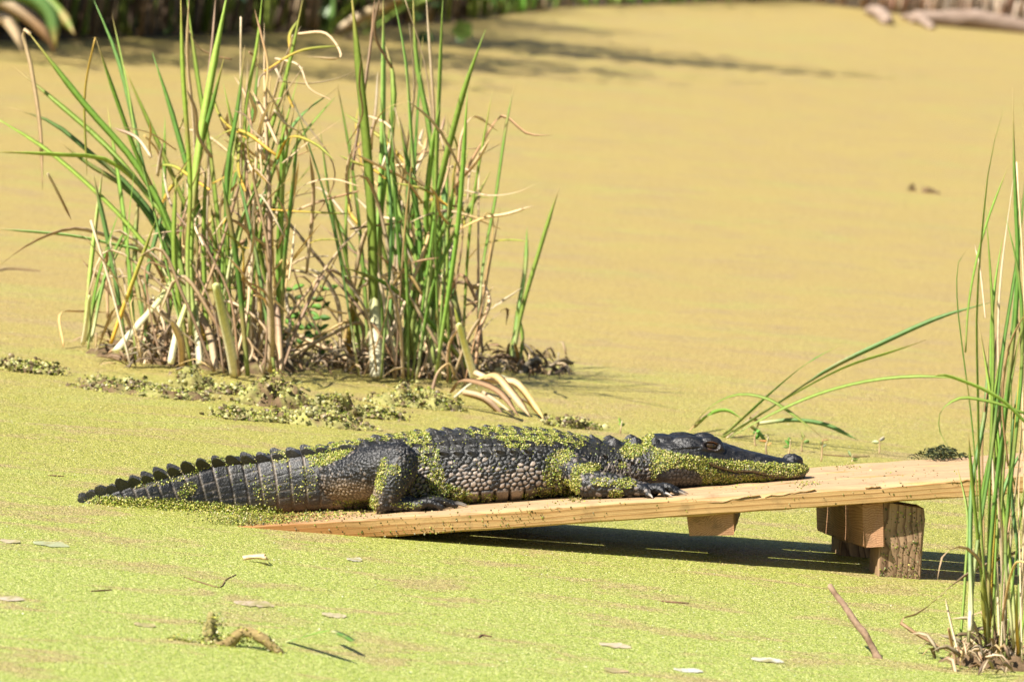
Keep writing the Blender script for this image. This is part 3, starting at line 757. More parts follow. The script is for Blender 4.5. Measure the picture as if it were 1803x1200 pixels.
sid = 0
for row, (th0, ln_, wd_, ht_) in enumerate([(.14, .027, .020, .0085), (.42, .027, .021, .0085), (.70, .026, .020, .0085), (.98, .024, .017, .0095)]):
    a0_, a1_ = [(-.02, .45), (-.02, .44), (.02, .42), (.07, .36)][row]
    k = 0; a = a0_
    while a < a1_:
        for sgn in (-1, 1):
            sid += 1; jr = hash01(np.array([sid]), seed=77)[0]
            fadew = .75 + .25 * min(1, (a1_ - a) / .06, (a - a0_ + .02) / .06)
            p, fx, n = frame_at(a + .0275 * .5 * 0 + (jr - .5) * .003, sgn * th0)
            child_shape('scute', SV, SF, M_SKIN, p - n * .0005, fx, n, (ln_ * fadew * (.92 + .16 * jr), wd_ * fadew, ht_ * fadew * (.75 + .5 * jr)), scute_cols(.8 + .5 * jr, sid))
        a += .0275
BV = SV.copy(); BV[36:, 2] = [.30, .72, .95, .80, .35]; BV[36:, 0] = [.42, .2, -.02, -.22, -.44]; BV[24:36, 2] = .42
# neck shields and the small horns behind the skull
for (a, th0, ln_, wd_, ht_) in [(.468, .30, .022, .018, .012), (.500, .30, .036, .028, .0155), (.543, .30, .036, .028, .0165), (.580, .42, .024, .018, .0135), (.440, .5, .022, .016, .009), (.475, 1.0, .016, .012, .010), (.505, 1.12, .014, .010, .009), (.53, 1.2, .013, .010, .008)]:
    for sgn in (-1, 1):
        sid += 1; p, fx, n = frame_at(a, sgn * th0)
        child_shape('scute', BV if ht_ > .013 else SV, SF, M_SKIN, p - n * .001, fx, n, (ln_, wd_, ht_), scute_cols(1.0, sid))
# tail crest: two rows of upright flaps that merge towards the tip
def flap_shape():
    prof = [(-.48, .0), (-.60, .45), (-.62, .80), (-.48, 1.0), (-.22, .96), (.10, .66), (.36, .28), (.47, 0)]
    V = []; Fc = []
    for s in (-1, 1):
        for (x, z) in prof: V.append((x, s * .5 * (1 - .80 * z * z), z - .12))
    k = len(prof)
    mid = [(x * .96, 0, z * 1.04 - .12) for x, z in prof]
    V += mid
    for i in range(k - 1):
        Fc.append((i, i + 1, 2 * k + i + 1, 2 * k + i)); Fc.append((k + i + 1, k + i, 2 * k + i, 2 * k + i + 1))
    # faces of the flap
    Fc.append(tuple(range(k))[::-1]); Fc.append(tuple(k + i for i in range(k)))
    return np.array(V), Fc
FV, FF = flap_shape()
FCOL = mix(np.array([.012, .013, .016]), np.array([.045, .043, .040]), np.clip(FV[:, 2], 0, 1))
FCG = mix(np.array([.016, .016, .014]), np.array([.075, .070, .030]), np.clip(FV[:, 2], 0, 1) * .7)
cent = 0.5 * (edges[:-1] + edges[1:])
for i, ce in enumerate(cent):
    if ce > -.015 or ce < -.545: continue
    s_ = np.interp(ce, [-.54, -.45, -.3, -.1, 0], [.75, 1.15, 1.12, .74, .5])
    for sgn in (-1, 1):
        thc = np.interp(ce, [-.54, -.40, -.2, 0], [.10, .42, .55, .48])
        sl = np.interp(ce, [-.5, -.37, -.25, -.1, -.03], [.55, .40, .24, .14, .10])
        tp, bt, _, fr_, *_r = station(np.array([ce])); hgt = float((tp - bt)[0] * (1 - fr_[0]) * .9)
        p, fx, n = frame_at(ce - sl * hgt + (.006 if sgn > 0 else 0), sgn * thc)
        n = n * .6 + np.array([0, 0, 1.0]) * .7; n /= np.linalg.norm(n); hj = float(hash01(np.array([i]), np.array([sgn + 3]), seed=12)[0])
        child_shape('crest_scute', FV, FF, M_SKIN, p, fx, n, (.0265 * (.85 + .15 * s_) * (.88 + .25 * hj), .0070, .0212 * s_ * (.75 + .5 * hj)), (FCG if (sgn < 0 and ce < -.2) else FCOL), .25)
# claws
CV = []; 
for i in range(5):
    t = i / 4; r = .0042 * (1 - t) ** .8 + .0003
    for j in range(6): CV.append((t, r * math.cos(j * math.pi / 3), r * math.sin(j * math.pi / 3) - .0 - .0065 * t * t + .002 * t))
CF = [(i * 6 + j, (i + 1) * 6 + j, (i + 1) * 6 + (j + 1) % 6, i * 6 + (j + 1) % 6) for i in range(4) for j in range(6)] + [tuple(24 + j for j in range(6))[::-1]]
CV = np.array(CV)
for p, d, L in CLAWS:
    fx = np.array([d[0], d[1], .02 * 0]); fx /= np.linalg.norm(fx); n = np.array([0, 0, 1.0])
    child_shape('claw', CV, CF, M_CLAW, np.array(p) - fx * .003, fx, n, (L, 1, 1), mix(np.array([.06, .052, .045]), np.array([.44, .39, .32]), CV[:, 0]))
# eyes
for sgn in (-1, 1):
    Ve, Fe = ellipsoid((.690, sgn * .0445, .2112), (.0140, .0072, .0080)); eye = mesh_obj('eye', g2w(Ve), Fe, M_EYE, gat)
    Ve, Fe = ellipsoid((.693, sgn * .0500, .2112), (.0016, .0022, .0052)); mesh_obj('pupil', g2w(Ve), Fe, M_PUPIL, eye)
    for top_ in (1, -1):
        pts = []; rd = []
        for k in range(9):
            t = -1 + 2 * k / 8; x = .690 + .0165 * t; zz_ = .2108 + top_ * (.0088 if top_ > 0 else .0075) * (1 - t * t) ** .6 - .0012 * t
            pts.append((x, sgn * (.0505 - .0035 * t * t), zz_)); rd.append(.0016 - .0005 * abs(t))
        Ve, Fe = limb(pts, rd, 8, 1.0, 2); mesh_obj('eyelid', g2w(Ve), Fe, M_LID, eye)

# ================================================================== DUCKWEED ON THE ANIMAL, THE BOARDS AND THE WATER
# where the plants cling, measured on the camera side (ellipses in photograph pixels), mirrored to the other flank
ELL = [(590,797,48,13,-28,1.0),(560,800,25,14,0,.7),(640,772,45,7,-8,.7),(700,764,45,9,-8,.9),(735,772,24,15,0,1.0),(755,800,20,22,0,.55),(768,845,16,30,0,.55),(800,866,36,12,15,.6),
 (845,762,22,10,0,.5),(880,758,30,14,0,1.0),(900,774,24,14,10,1.0),(955,768,36,16,0,1.0),(940,760,25,8,0,.8),(925,785,10,6,0,.6),(1010,772,26,16,0,.6),(985,806,26,14,-20,.6),(972,838,18,22,0,.5),(1000,858,20,16,0,.4),
 (1033,824,26,9,-10,1.0),(1014,848,9,26,0,1.0),(1010,872,11,7,0,1.0),(1060,848,22,8,0,.5),(1100,850,22,9,0,.75),(1085,868,14,8,0,.8),(1048,878,14,5,0,.4),(1120,788,30,16,-25,.95),(1140,772,14,14,0,.8),(1118,762,12,9,0,.9),(1096,818,8,6,0,.8),
 (672,838,10,34,10,.6),(690,826,16,10,0,.6),(657,885,10,14,0,.9),(715,889,30,5,4,.45),(745,878,25,8,0,.2),(765,874,12,6,0,.6),(720,842,40,40,0,.06),
 (850,876,30,7,-3,.3),(960,865,26,9,0,.4),(930,872,12,6,0,.4),(800,880,35,6,0,.4),(740,860,18,20,0,.25),(620,885,40,6,0,.35),
 (355,818,20,9,-10,.8),(340,828,12,7,0,.6),(395,812,20,8,0,.5),(440,815,14,10,0,.5),(495,806,16,10,0,.7),(520,860,25,30,0,.12),(470,865,25,25,0,.15),(330,862,20,12,-40,.4),(540,845,18,35,0,.15),(240,852,20,8,0,.4),(300,840,60,10,-15,.25),(460,830,80,30,0,.05),
 (170,885,22,8,-15,.9),(900,790,140,50,0,.035),(1060,800,90,60,0,.05)]
mir = V.copy(); mir[:, 1] = np.where(near, V[:, 1], 2 * off - V[:, 1])
PX, PY = project(g2w(mir))
den = np.zeros(nv)
for (cx, cy, rx, ry, an, dd) in ELL:
    c, s = math.cos(math.radians(an)), math.sin(math.radians(an)); dx = PX - cx; dy = PY - cy
    e2 = ((dx * c + dy * s) / rx) ** 2 + ((-dx * s + dy * c) / ry) ** 2
    den = np.maximum(den, dd * sstep(1.25, .7, e2) * (1 - wleg if 735 <= cx <= 870 and cy > 835 else 1))
topl = np.interp(PX, [1130, 1160, 1200, 1226, 1260, 1320, 1380, 1418, 1430], [775, 789, 797, 802, 807, 811, 815, 817, 818])
jaw = sstep(-2, 4, PY - topl) * sstep(1138, 1158, PX) * sstep(.45, .55, a_)
bare = np.maximum(sstep(1.2, .8, ((PX - 1195) / 42) ** 2 + ((PY - 845) / 22) ** 2), sstep(1236, 1222, PX) * sstep(838, 848, PY))
lowj = sstep(6, -2, PY - np.interp(PX, [1230, 1300, 1400, 1420], [850, 846, 838, 828]))
den = np.maximum(den, jaw * (1 - bare) * (0.35 + 0.65 * lowj) * (1 - np.exp(-((dm - .0015) / .0058) ** 2) * onm))
wl = sstep(.024, .012, V[:, 2] + .008 * (fbm(V, 30, 2) - .5)) * sstep(-.13, -.17, a_)          # along the waterline of the tail
den = np.maximum(den, wl)
den = den * sstep(.28, .46, fbm(V, 55, 88) + .25 * den)
pq = np.zeros(len(bmsh.polygons) * 4, np.int32); bmsh.polygons.foreach_get('vertices', pq) if all(len(p.vertices) == 4 for p in bmsh.polygons[:50]) else None
pq = pq.reshape(-1, 4)
VWl = VW; fa = np.linalg.norm(np.cross(VWl[pq[:, 2]] - VWl[pq[:, 0]], VWl[pq[:, 3]] - VWl[pq[:, 1]]), axis=1) * .5
fd = den[pq].mean(1); lam = fa * fd ** 1.25 * 330000
cnt = rng.poisson(lam); fi = np.repeat(np.arange(len(pq)), cnt); K = len(fi)
uu, vv_ = rng.random(K), rng.random(K)
q4 = VWl[pq[fi]]; Pf = (q4[:, 0] * ((1 - uu) * (1 - vv_))[:, None] + q4[:, 1] * (uu * (1 - vv_))[:, None] + q4[:, 2] * (uu * vv_)[:, None] + q4[:, 3] * ((1 - uu) * vv_)[:, None])
Nf = np.cross(q4[:, 2] - q4[:, 0], q4[:, 3] - q4[:, 1]); Nf /= np.linalg.norm(Nf, axis=1, keepdims=True) + 1e-12
Pf = Pf + Nf * (rng.random(K) ** 1.5 * .0042 * fd[fi] + .0005)[:, None]
Nf = Nf + rng.normal(0, .45, (K, 3)); Nf /= np.linalg.norm(Nf, axis=1, keepdims=True)
keep = ~((Pf[:, 2] < plank_z(Pf[:, 0], Pf[:, 1]) - .001) & (Pf[:, 2] > .0)) & (Pf[:, 2] > -.004)
Pf, Nf = Pf[keep], Nf[keep]; K = len(Pf); print('fronds on hide', K)
o = frond_mesh('clinging_duckweed', Pf, Nf, .0009 + .0012 * rng.random(K) ** 1.5, frond_cols(K) * .85)
tag(o, 'clumps of yellow green duckweed stuck to the alligator', 'duckweed', kind='stuff')
# slimy algae film on the hide where the plants sit thick
film = np.clip(den, 0, 1) * .75; at = bmsh.color_attributes['Col']; c4[:, :3] = c4[:, :3] * (1 - film[:, None]) + np.array([.12, .12, .02]) * film[:, None]; at.data.foreach_set('color', c4.ravel())
# scutes get plants too: the patches above lie over them because the plants are lifted off the hide

# plants heaped along the submerged end of the boards and strewn on the boards
P = []
for (px, py, sx_, sy_, k, hh) in [(470, 916, 55, 10, 2600, .007), (560, 902, 60, 6, 900, .003), (610, 893, 50, 4, 260, .004), (440, 905, 30, 8, 900, .007), (420, 926, 35, 6, 900, .005), (1010, 878, 14, 5, 120, .006), (1418, 851, 12, 3, 90, .004), (1495, 822, 16, 2.5, 60, .002), (700, 900, 60, 3, 60, .001), (880, 892, 120, 4, 70, .001), (1060, 884, 60, 4, 70, .001), (1560, 838, 90, 10, 110, .001), (1350, 858, 70, 5, 60, .001), (530, 912, 60, 8, 220, .002)]:
    for _ in range(k):
        q = onplane(px + rng.normal(0, sx_), py + rng.normal(0, sy_), RTOP, RN)
        if (q - RTOP) @ RV < .003 or (q - RTOP) @ RV > .54: continue
        lift = .0006 + hh * rng.random() ** 2
        P.append((q[0], q[1], max(q[2], 0.0005) + lift))
P = np.array(P); K = len(P)
tag(frond_mesh('strewn_duckweed', P, tilted(K, .5), .0012 + .0012 * rng.random(K), frond_cols(K) * rng.choice([.25, .6, .95], (K, 1), p=[.3, .35, .35])), 'scraps of duckweed strewn over the ramp boards', 'duckweed', kind='stuff')
# specks on the front face of the near board, the post and cleat
P = []; Nn = []
for _ in range(280):
    s_ = rng.uniform(-.18, .35) if rng.random() < .72 else rng.uniform(.3, 1.5); t_ = rng.random() ** (1.6 if s_ < .2 else 1) * TH
    q = P0 + RU * s_ + RN * t_ - RV * .0012
    if q[2] < .001: continue
    if s_ < .1 and t_ > .02 and rng.random() < .5: continue
    P.append(q); Nn.append(-RV + rng.normal(0, .3, 3))
for _ in range(230):
    hgt = rng.random() ** 1.8 * .14; q = fp + HV * .072 + pz * hgt + pu * rng.uniform(.004, .084)
    P.append(q); Nn.append(-HV + rng.normal(0, .35, 3))
P = np.array(P); Nn = np.array(Nn); Nn /= np.linalg.norm(Nn, axis=1, keepdims=True); K = len(P)
cc = frond_cols(K) * rng.choice([.15, .4, .8], (K, 1)) 
tag(frond_mesh('dried_specks', P, Nn, .0009 + .0013 * rng.random(K), cc), 'dried duckweed specks on the ramp edge and the post', 'duckweed', kind='stuff')

# loose plants standing proud of the floating mat in the nearer water
K = 180000
Yc = -4.2 + 9.0 * rng.random(K) ** 1.25; half = (Yc + 15) * 901 / F * 1.12
Xc = (rng.random(K) * 2 - 1) * half - Yc * 0.0
clump = fbm(np.c_[Xc * 1.0, Yc * 2.4], 6, 14, 4); keep = rng.random(K) < sstep(.25, .7, clump) * 1.1
Xc, Yc = Xc[keep], Yc[keep]; K = len(Xc)
P = np.c_[Xc, Yc, .0006 + .0026 * rng.random(K) ** 2]
big = fbm(np.c_[Xc * .8, Yc * 3], 3.5, 71, 4)
cc = frond_cols(K); gr = sstep(1.6, -1.2, Yc + 2 * (big - .5)); cc = cc * (1 - .5 * gr[:, None]) * 1.1 + np.array([.31, .39, .06]) * (.5 * gr[:, None])
cc = np.where((big > .60)[:, None] & (rng.random(K) < .6)[:, None], np.array([.42, .32, .15]) * (.6 + .7 * rng.random((K, 1))), cc)
wh_ = rng.random(K) < .02; cc[wh_] = [.75, .74, .6]
tag(frond_mesh('floating_duckweed', P, tilted(K, .25), .0008 + .0008 * rng.random(K), cc, sides=5), 'loose duckweed fronds crowding the near water surface', 'duckweed', kind='stuff')
print('floating', K)
# heaps pressed against the tail
P = []
for k in range(3600):
    a = rng.uniform(-.50, -.16); tp, bt, hw1, fr1, *_q, of1 = station(np.array([a]))
    d = abs(rng.normal(0, .012)); b = of1[0] - hw1[0] * 1.02 - d
    hgt = max(0, (.018 - d * 1.0)) * rng.random() * (1.0 if a < -.22 else .6)
    P.append(GO + GX * a + GY * b + HZ * (hgt + .001))
P = np.array(P); K = len(P)
tag(frond_mesh('heaped_duckweed', P, tilted(K, .7), .0010 + .0012 * rng.random(K), frond_cols(K)), 'ridge of duckweed heaped against the half sunk tail', 'duckweed', kind='stuff')

# ================================================================== REEDS
def catmull(P, n):
    P = np.asarray(P, float); d = np.r_[0, np.cumsum(np.linalg.norm(np.diff(P, axis=0), axis=1))]
    s = np.linspace(0, d[-1], n); return np.stack([_spl(d, P[:, k], s) for k in range(P.shape[1])], 1)
GREEN = [(.19, .34, .05), (.24, .39, .07), (.13, .26, .045), (.30, .42, .07), (.17, .31, .085), (.25, .36, .06)]
DRY = [(.66, .50, .29), (.58, .41, .23), (.72, .59, .39), (.44, .27, .14), (.62, .44, .18), (.36, .24, .15), (.70, .54, .33)]
def leaf_mesh(pts, wid, kind, thick=0.16, seg=None, turn=None, rs=random):
    """closed thin blade, slightly folded along the midrib; kind: green, dry, yellow, stalk"""
    n = seg or max(6, min(16, 4 * len(pts))); Pc = catmull(pts, n); t = np.linspace(0, 1, n)
    tg = np.gradient(Pc, axis=0); tg /= np.linalg.norm(tg, axis=1, keepdims=True) + 1e-9
    ref = np.array([math.cos(turn), math.sin(turn), 0]) if turn is not None else np.array([1, rs.uniform(-.9, .9), 0])
    tw = rs.uniform(-.9, .9) * (0 if kind == 'pale' else 1)
    if kind == 'pale': ref = np.array([1.0, 0, 0])
    V = []; 
    for i in range(n):
        an = tw * t[i]; r = np.array([ref[0] * math.cos(an) - ref[1] * math.sin(an), ref[0] * math.sin(an) + ref[1] * math.cos(an), .15 + 1.3 * abs(tg[i][0])])
        x = r - tg[i] * (r @ tg[i]); x /= np.linalg.norm(x) + 1e-9; y = np.cross(tg[i], x)
        if kind == 'pale': ww = wid * (1 - .3 * t[i]); th_ = ww * .6
        elif kind == 'stalk': ww = wid * (1 - .45 * t[i]); th_ = ww * .8
        else: ww = wid * (.9 + .2 * math.sin(3 * t[i])) * min(1, (1 - t[i]) * 5.0 + .06); th_ = ww * (thick + .35 * max(0, .25 - t[i]))
        V += [Pc[i] - x * ww * .5, Pc[i] - y * th_ * .5, Pc[i] + x * ww * .5, Pc[i] + y * th_ * .5]
    Fc = []
    for i in range(n - 1):
        for j in range(4): Fc.append((i * 4 + j, i * 4 + (j + 1) % 4, i * 4 + 4 + (j + 1) % 4, i * 4 + 4 + j))
    Fc += [(3, 2, 1, 0), tuple((n - 1) * 4 + j for j in range(4))]
    tv = np.repeat(t, 4); k = rs.uniform(.78, 1.22)
    if kind == 'green':
        g = np.array(rs.choice(GREEN)) * k; base = np.array([.62, .60, .30]) if rs.random() < .35 else np.array([.36, .42, .12])
        c = mix(base, g, sstep(.02, .30, tv)); tip = np.array(rs.choice([(.45, .32, .13), (.50, .42, .12), tuple(g * 1.2)])); c = mix(c, tip, sstep(.84, .97, tv))
        sv = rs.randint(0, 999); bl = hash01(np.floor(tv * 14).astype(int), seed=sv); c = mix(c, np.array([.42, .30, .12]), (bl > .86) * rs.choice([0, .35, .7]))
    elif kind == 'yellow':
        c = mix(np.array([.62, .40, .06]), np.array([.34, .36, .07]), sstep(.1, .8, tv)) * k
    elif kind == 'pale':
        c = mix(np.array([.80, .74, .50]), np.array([.62, .62, .26]), sstep(.2, .9, tv)) * min(k, 1.1)
    elif kind == 'lime':
        c = mix(np.array([.28, .42, .07]), np.array([.36, .46, .09]), tv) * k
    else:
        d = np.array(rs.choice(DRY)) * k; d2 = np.array(rs.choice(DRY)) * k; c = mix(d, d2, sstep(.2, .8, tv))
    return np.array(V), Fc, np.clip(c, 0, .85)
def add_leaf(parent, pts, wid, kind, name=None, **kw):
    V, Fc, c = leaf_mesh(pts, wid, kind, **kw)
    return mesh_obj(name or {'green': 'leaf', 'lime': 'leaf', 'yellow': 'yellowed_leaf', 'pale': 'leaf_base', 'stalk': 'dry_stalk'}.get(kind, 'dry_leaf'), V, Fc, M_LEAF, parent, c)
def traced(parent, L, Y0, dy=.25, seed=1):
    rs = random.Random(seed)
    for (kind, wpx, pts) in L:                       # listed from the root to the tip
        y0 = Y0 + rs.uniform(-dy, dy); lean = rs.uniform(-.28, .28)
        P = []
        for i, (x, y) in enumerate(pts): P.append(AtY(x, y, y0 + lean * i / max(1, len(pts) - 1)))
        add_leaf(parent, P, wpx * mpp(y0), kind, rs=rs)
YL = 3.30
lc_ = G(330, 640)
left = empty('reed_clump', (lc_[0], YL, 0), 'wide tangled reed clump at left with leaves fanning to the left edge', 'reeds', 'reed clumps standing in the duckweed')
LT = [('green', 11, [(335, 560), (300, 400), (240, 290), (150, 185), (50, 57)]), ('green', 9, [(320, 540), (310, 420), (250, 330), (190, 260), (100, 180), (25, 118)]), ('green', 8, [(330, 560), (300, 430), (230, 330), (160, 270), (90, 215), (15, 188)]),
 ('green', 8, [(325, 590), (290, 480), (230, 400), (150, 320), (80, 262), (-20, 200)]), ('green', 9, [(320, 520), (300, 400), (250, 330), (190, 282), (100, 272), (-20, 267)]), ('green', 8, [(330, 560), (290, 430), (220, 330), (150, 285), (100, 245)]),
 ('green', 8, [(345, 560), (320, 470), (290, 390), (250, 290), (235, 215), (205, 95), (165, 0)]), ('green', 5, [(240, 260), (225, 160), (197, 25)]), ('green', 7, [(330, 500), (280, 360), (240, 270), (200, 160), (168, 66)]), ('yellow', 4, [(168, 66), (152, 140), (153, 310)]),
 ('green', 9, [(335, 590), (330, 450), (335, 330), (330, 240), (322, 130), (318, -20)]), ('green', 13, [(345, 600), (335, 500), (340, 350), (355, 230), (375, 120), (402, -20)]), ('green', 9, [(405, 640), (400, 570), (380, 470), (345, 350), (320, 260), (300, 190), (268, 92)]),
 ('green', 9, [(408, 640), (395, 560), (350, 420), (300, 300), (255, 200), (215, 110)]), ('green', 9, [(410, 640), (405, 560), (385, 400), (370, 270), (350, 150), (328, -10)]), ('green', 8, [(360, 560), (345, 380), (350, 280), (375, 180), (396, 96)]),
 ('green', 9, [(410, 645), (405, 560), (400, 420), (400, 300), (420, 180), (431, 80)]), ('green', 8, [(400, 600), (390, 450), (410, 330), (445, 200), (457, 70)]), ('green', 9, [(490, 640), (493, 590), (495, 440), (500, 300), (520, 180)]), ('green', 8, [(492, 650), (492, 610), (490, 450), (495, 330), (500, 170)]),
 ('green', 8, [(495, 600), (500, 470), (515, 330), (527, 205)]), ('green', 7, [(400, 520), (430, 380), (470, 250), (510, 110), (535, -10)]), ('green', 7, [(395, 520), (420, 400), (470, 290), (500, 180), (512, 80)]), ('green', 6, [(410, 500), (450, 380), (490, 280), (520, 215), (600, 150)]),
 ('green', 8, [(148, 598), (160, 470), (168, 400), (182, 290)]), ('green', 8, [(152, 600), (175, 480), (190, 430), (217, 350)]), ('green', 6, [(160, 602), (190, 470), (225, 395)]), ('green', 5, [(155, 615), (165, 540), (205, 450), (245, 380)]), ('pale', 9, [(146, 606), (152, 570), (158, 520)]),
 ('green', 6, [(300, 500), (270, 450), (200, 430), (130, 415), (60, 408), (-20, 402)]), ('dry', 7, [(290, 470), (230, 432), (180, 412), (130, 402), (60, 425), (-15, 478)]), ('dry', 8, [(54, 60), (44, 52), (55, 120), (70, 220), (75, 335)]), ('dry', 5, [(84, 305), (105, 345), (126, 388)]),
 ('pale', 24, [(208, 614), (240, 575), (275, 535), (305, 495)]), ('pale', 18, [(413, 658), (405, 610), (392, 560), (378, 500)]), ('pale', 12, [(345, 620), (345, 560), (342, 500), (340, 460)]), ('yellow', 7, [(195, 605), (225, 520), (255, 440), (275, 385)]), ('yellow', 9, [(360, 600), (345, 540), (330, 480)]),
 ('dry', 8, [(475, 560), (475, 370), (468, 200), (465, 40)]), ('yellow', 9, [(480, 460), (475, 370), (470, 290)]), ('dry', 9, [(440, 420), (432, 250), (436, 100)]), ('stalk', 7, [(470, 640), (468, 500), (470, 380)]), ('stalk', 8, [(480, 650), (484, 520), (478, 420)]), ('stalk', 7, [(460, 630), (455, 500), (430, 380), (424, 150), (424, 30)]),
 ('dry', 7, [(270, 560), (210, 640), (155, 655)][::-1]), ('dry', 5, [(112, 610), (106, 552), (140, 548), (190, 550)]), ('dry', 6, [(190, 560), (188, 450), (190, 435)]), ('dry', 8, [(400, 480), (360, 460), (440, 420), (500, 370)]), ('dry', 6, [(330, 470), (370, 390), (430, 320), (450, 370), (470, 420)]),
 ('dry', 6, [(320, 560), (285, 480), (290, 410), (320, 395), (345, 450)]), ('dry', 6, [(300, 560), (250, 520), (200, 560), (165, 610)]), ('stalk', 5, [(545, 400), (590, 310), (520, 190), (485, 120)][::-1]), ('dry', 6, [(540, 480), (552, 330), (545, 270)]), ('green', 6, [(600, 160), (560, 205), (525, 250), (495, 330)][::-1]),
 ('dry', 6, [(500, 600), (560, 520), (600, 440), (655, 380)]), ('stalk', 7, [(505, 560), (560, 490), (610, 425), (660, 378)]), ('dry', 5, [(500, 430), (530, 330), (580, 315), (640, 330)]), ('dry', 5, [(480, 180), (500, 110), (530, 45)]), ('dry', 5, [(540, 100), (600, 100), (575, 60), (520, 60)][::-1]), ('green', 6, [(430, 330), (432, 200), (455, 60), (462, -10)]), ('dry', 5, [(345, 300), (340, 200), (330, 100), (333, -10)]), ('dry', 4, [(352, 240), (375, 60), (380, -10)])]
traced(left, LT, YL, .22, 3)
YR = 3.62
rc_ = G(690, 650)
right = empty('reed_clump', (rc_[0], YR, 0), 'narrower upright reed clump with tall thick green shoots near the middle', 'reeds', 'reed clumps standing in the duckweed')
RL = [('green', 17, [(664, 655), (658, 560), (655, 400), (645, 250), (632, 120), (618, -20)]), ('pale', 22, [(664, 660), (662, 600), (660, 550), (660, 500)]), ('green', 13, [(667, 650), (665, 450), (672, 300), (675, 150), (675, -20)]), ('green', 10, [(700, 640), (690, 480), (685, 300), (690, 120), (672, 60)]), ('green', 9, [(710, 640), (735, 420), (725, 250), (712, 90), (692, -10)]),
 ('green', 9, [(745, 640), (765, 480), (768, 360), (755, 220), (735, 120), (727, -10)]), ('green', 9, [(740, 620), (765, 400), (770, 240), (775, 120), (780, -10)]), ('green', 10, [(720, 630), (740, 480), (770, 340), (795, 240), (820, 150), (855, 52)]), ('green', 10, [(836, 655), (790, 580), (720, 480), (660, 388)]), ('green', 8, [(826, 650), (760, 570), (680, 500), (600, 468)]),
 ('green', 11, [(835, 660), (815, 600), (790, 450), (780, 330), (770, 290)]), ('yellow', 11, [(835, 662), (815, 600), (800, 540)]), ('green', 9, [(730, 640), (705, 470), (693, 300), (688, 130)]), ('green', 9, [(650, 640), (640, 480), (625, 330), (600, 180), (590, 130)]), ('green', 8, [(755, 640), (745, 450), (730, 330), (735, 200), (745, 60)]), ('green', 8, [(720, 640), (750, 520), (770, 420), (765, 300), (760, 230)]),
 ('green', 8, [(700, 640), (745, 470), (790, 380), (800, 290)]), ('green', 8, [(765, 640), (740, 480), (700, 360), (680, 250)]), ('green', 9, [(780, 640), (760, 480), (750, 380), (760, 270), (775, 180)]), ('green', 8, [(690, 650), (720, 560), (740, 430), (720, 300), (700, 200)]), ('green', 7, [(725, 620), (780, 480), (800, 420)]), ('green', 8, [(690, 640), (715, 480), (725, 380), (740, 300)]), ('green', 7, [(770, 600), (785, 470), (770, 380)]),
 ('stalk', 6, [(843, 610), (842, 480), (843, 300)]), ('green', 6, [(842, 560), (850, 470), (872, 350), (895, 200), (908, 140)]), ('dry', 5, [(800, 340), (850, 250), (885, 204), (930, 236), (975, 238)]), ('dry', 5, [(803, 360), (815, 230), (835, 205), (878, 232)]), ('dry', 6, [(838, 640), (845, 580), (862, 530), (850, 502), (815, 505)]), ('green', 5, [(700, 450), (780, 400), (810, 400), (800, 430)]),
 ('dry', 8, [(600, 650), (620, 520), (640, 420), (660, 378)]), ('yellow', 8, [(610, 650), (620, 560), (640, 480)]), ('dry', 7, [(720, 560), (740, 420), (790, 290), (790, 240), (752, 215)]), ('dry', 8, [(722, 320), (745, 270), (752, 240)]), ('dry', 6, [(640, 620), (660, 560), (760, 440), (800, 360), (808, 390)]), ('dry', 5, [(815, 640), (750, 565), (640, 490), (600, 485)]),
 ('dry', 6, [(700, 600), (690, 480), (655, 330), (640, 310), (590, 320)]), ('dry', 5, [(770, 320), (760, 130), (750, -10)]), ('stalk', 5, [(770, 320), (745, 100), (710, -10)]), ('dry', 5, [(690, 120), (660, 60), (670, -10)]), ('dry', 6, [(620, 300), (655, 60), (660, -10)]), ('dry', 5, [(850, 620), (838, 540), (812, 520)]), ('dry', 6, [(780, 640), (770, 560), (795, 560)]), ('dry', 7, [(600, 620), (590, 520), (560, 480), (530, 470)]),
 ('dry', 5, [(800, 520), (815, 400), (803, 300), (830, 260)]), ('stalk', 6, [(592, 640), (540, 540), (515, 470)]), ('green', 6, [(642, 640), (660, 520), (605, 410), (560, 330)]), ('dry', 5, [(640, 420), (560, 330), (530, 345)]), ('dry', 5, [(720, 420), (715, 280), (730, 150), (720, 40)])]
traced(right, RL, YR, .22, 4)
traced(right, [('pale', 26, [(664, 664), (661, 600), (660, 550), (657, 490)]), ('pale', 15, [(836, 668), (822, 620), (808, 570)])], YR - .33, .02, 24)
traced(left, [('pale', 22, [(205, 616), (240, 575), (275, 535), (305, 492)]), ('pale', 20, [(415, 662), (405, 610), (392, 555), (380, 500)]), ('pale', 13, [(300, 640), (310, 590), (330, 530)]), ('pale', 14, [(352, 640), (348, 590), (343, 530)])], YL - .30, .02, 25)
traced(left, [('dry', 12, [(475, 655), (478, 580), (470, 480)]), ('dry', 13, [(495, 660), (490, 580), (485, 520)]), ('dry', 14, [(380, 650), (370, 590), (345, 540)]), ('dry', 12, [(320, 645), (318, 600), (300, 560)])], YL - .28, .03, 26)
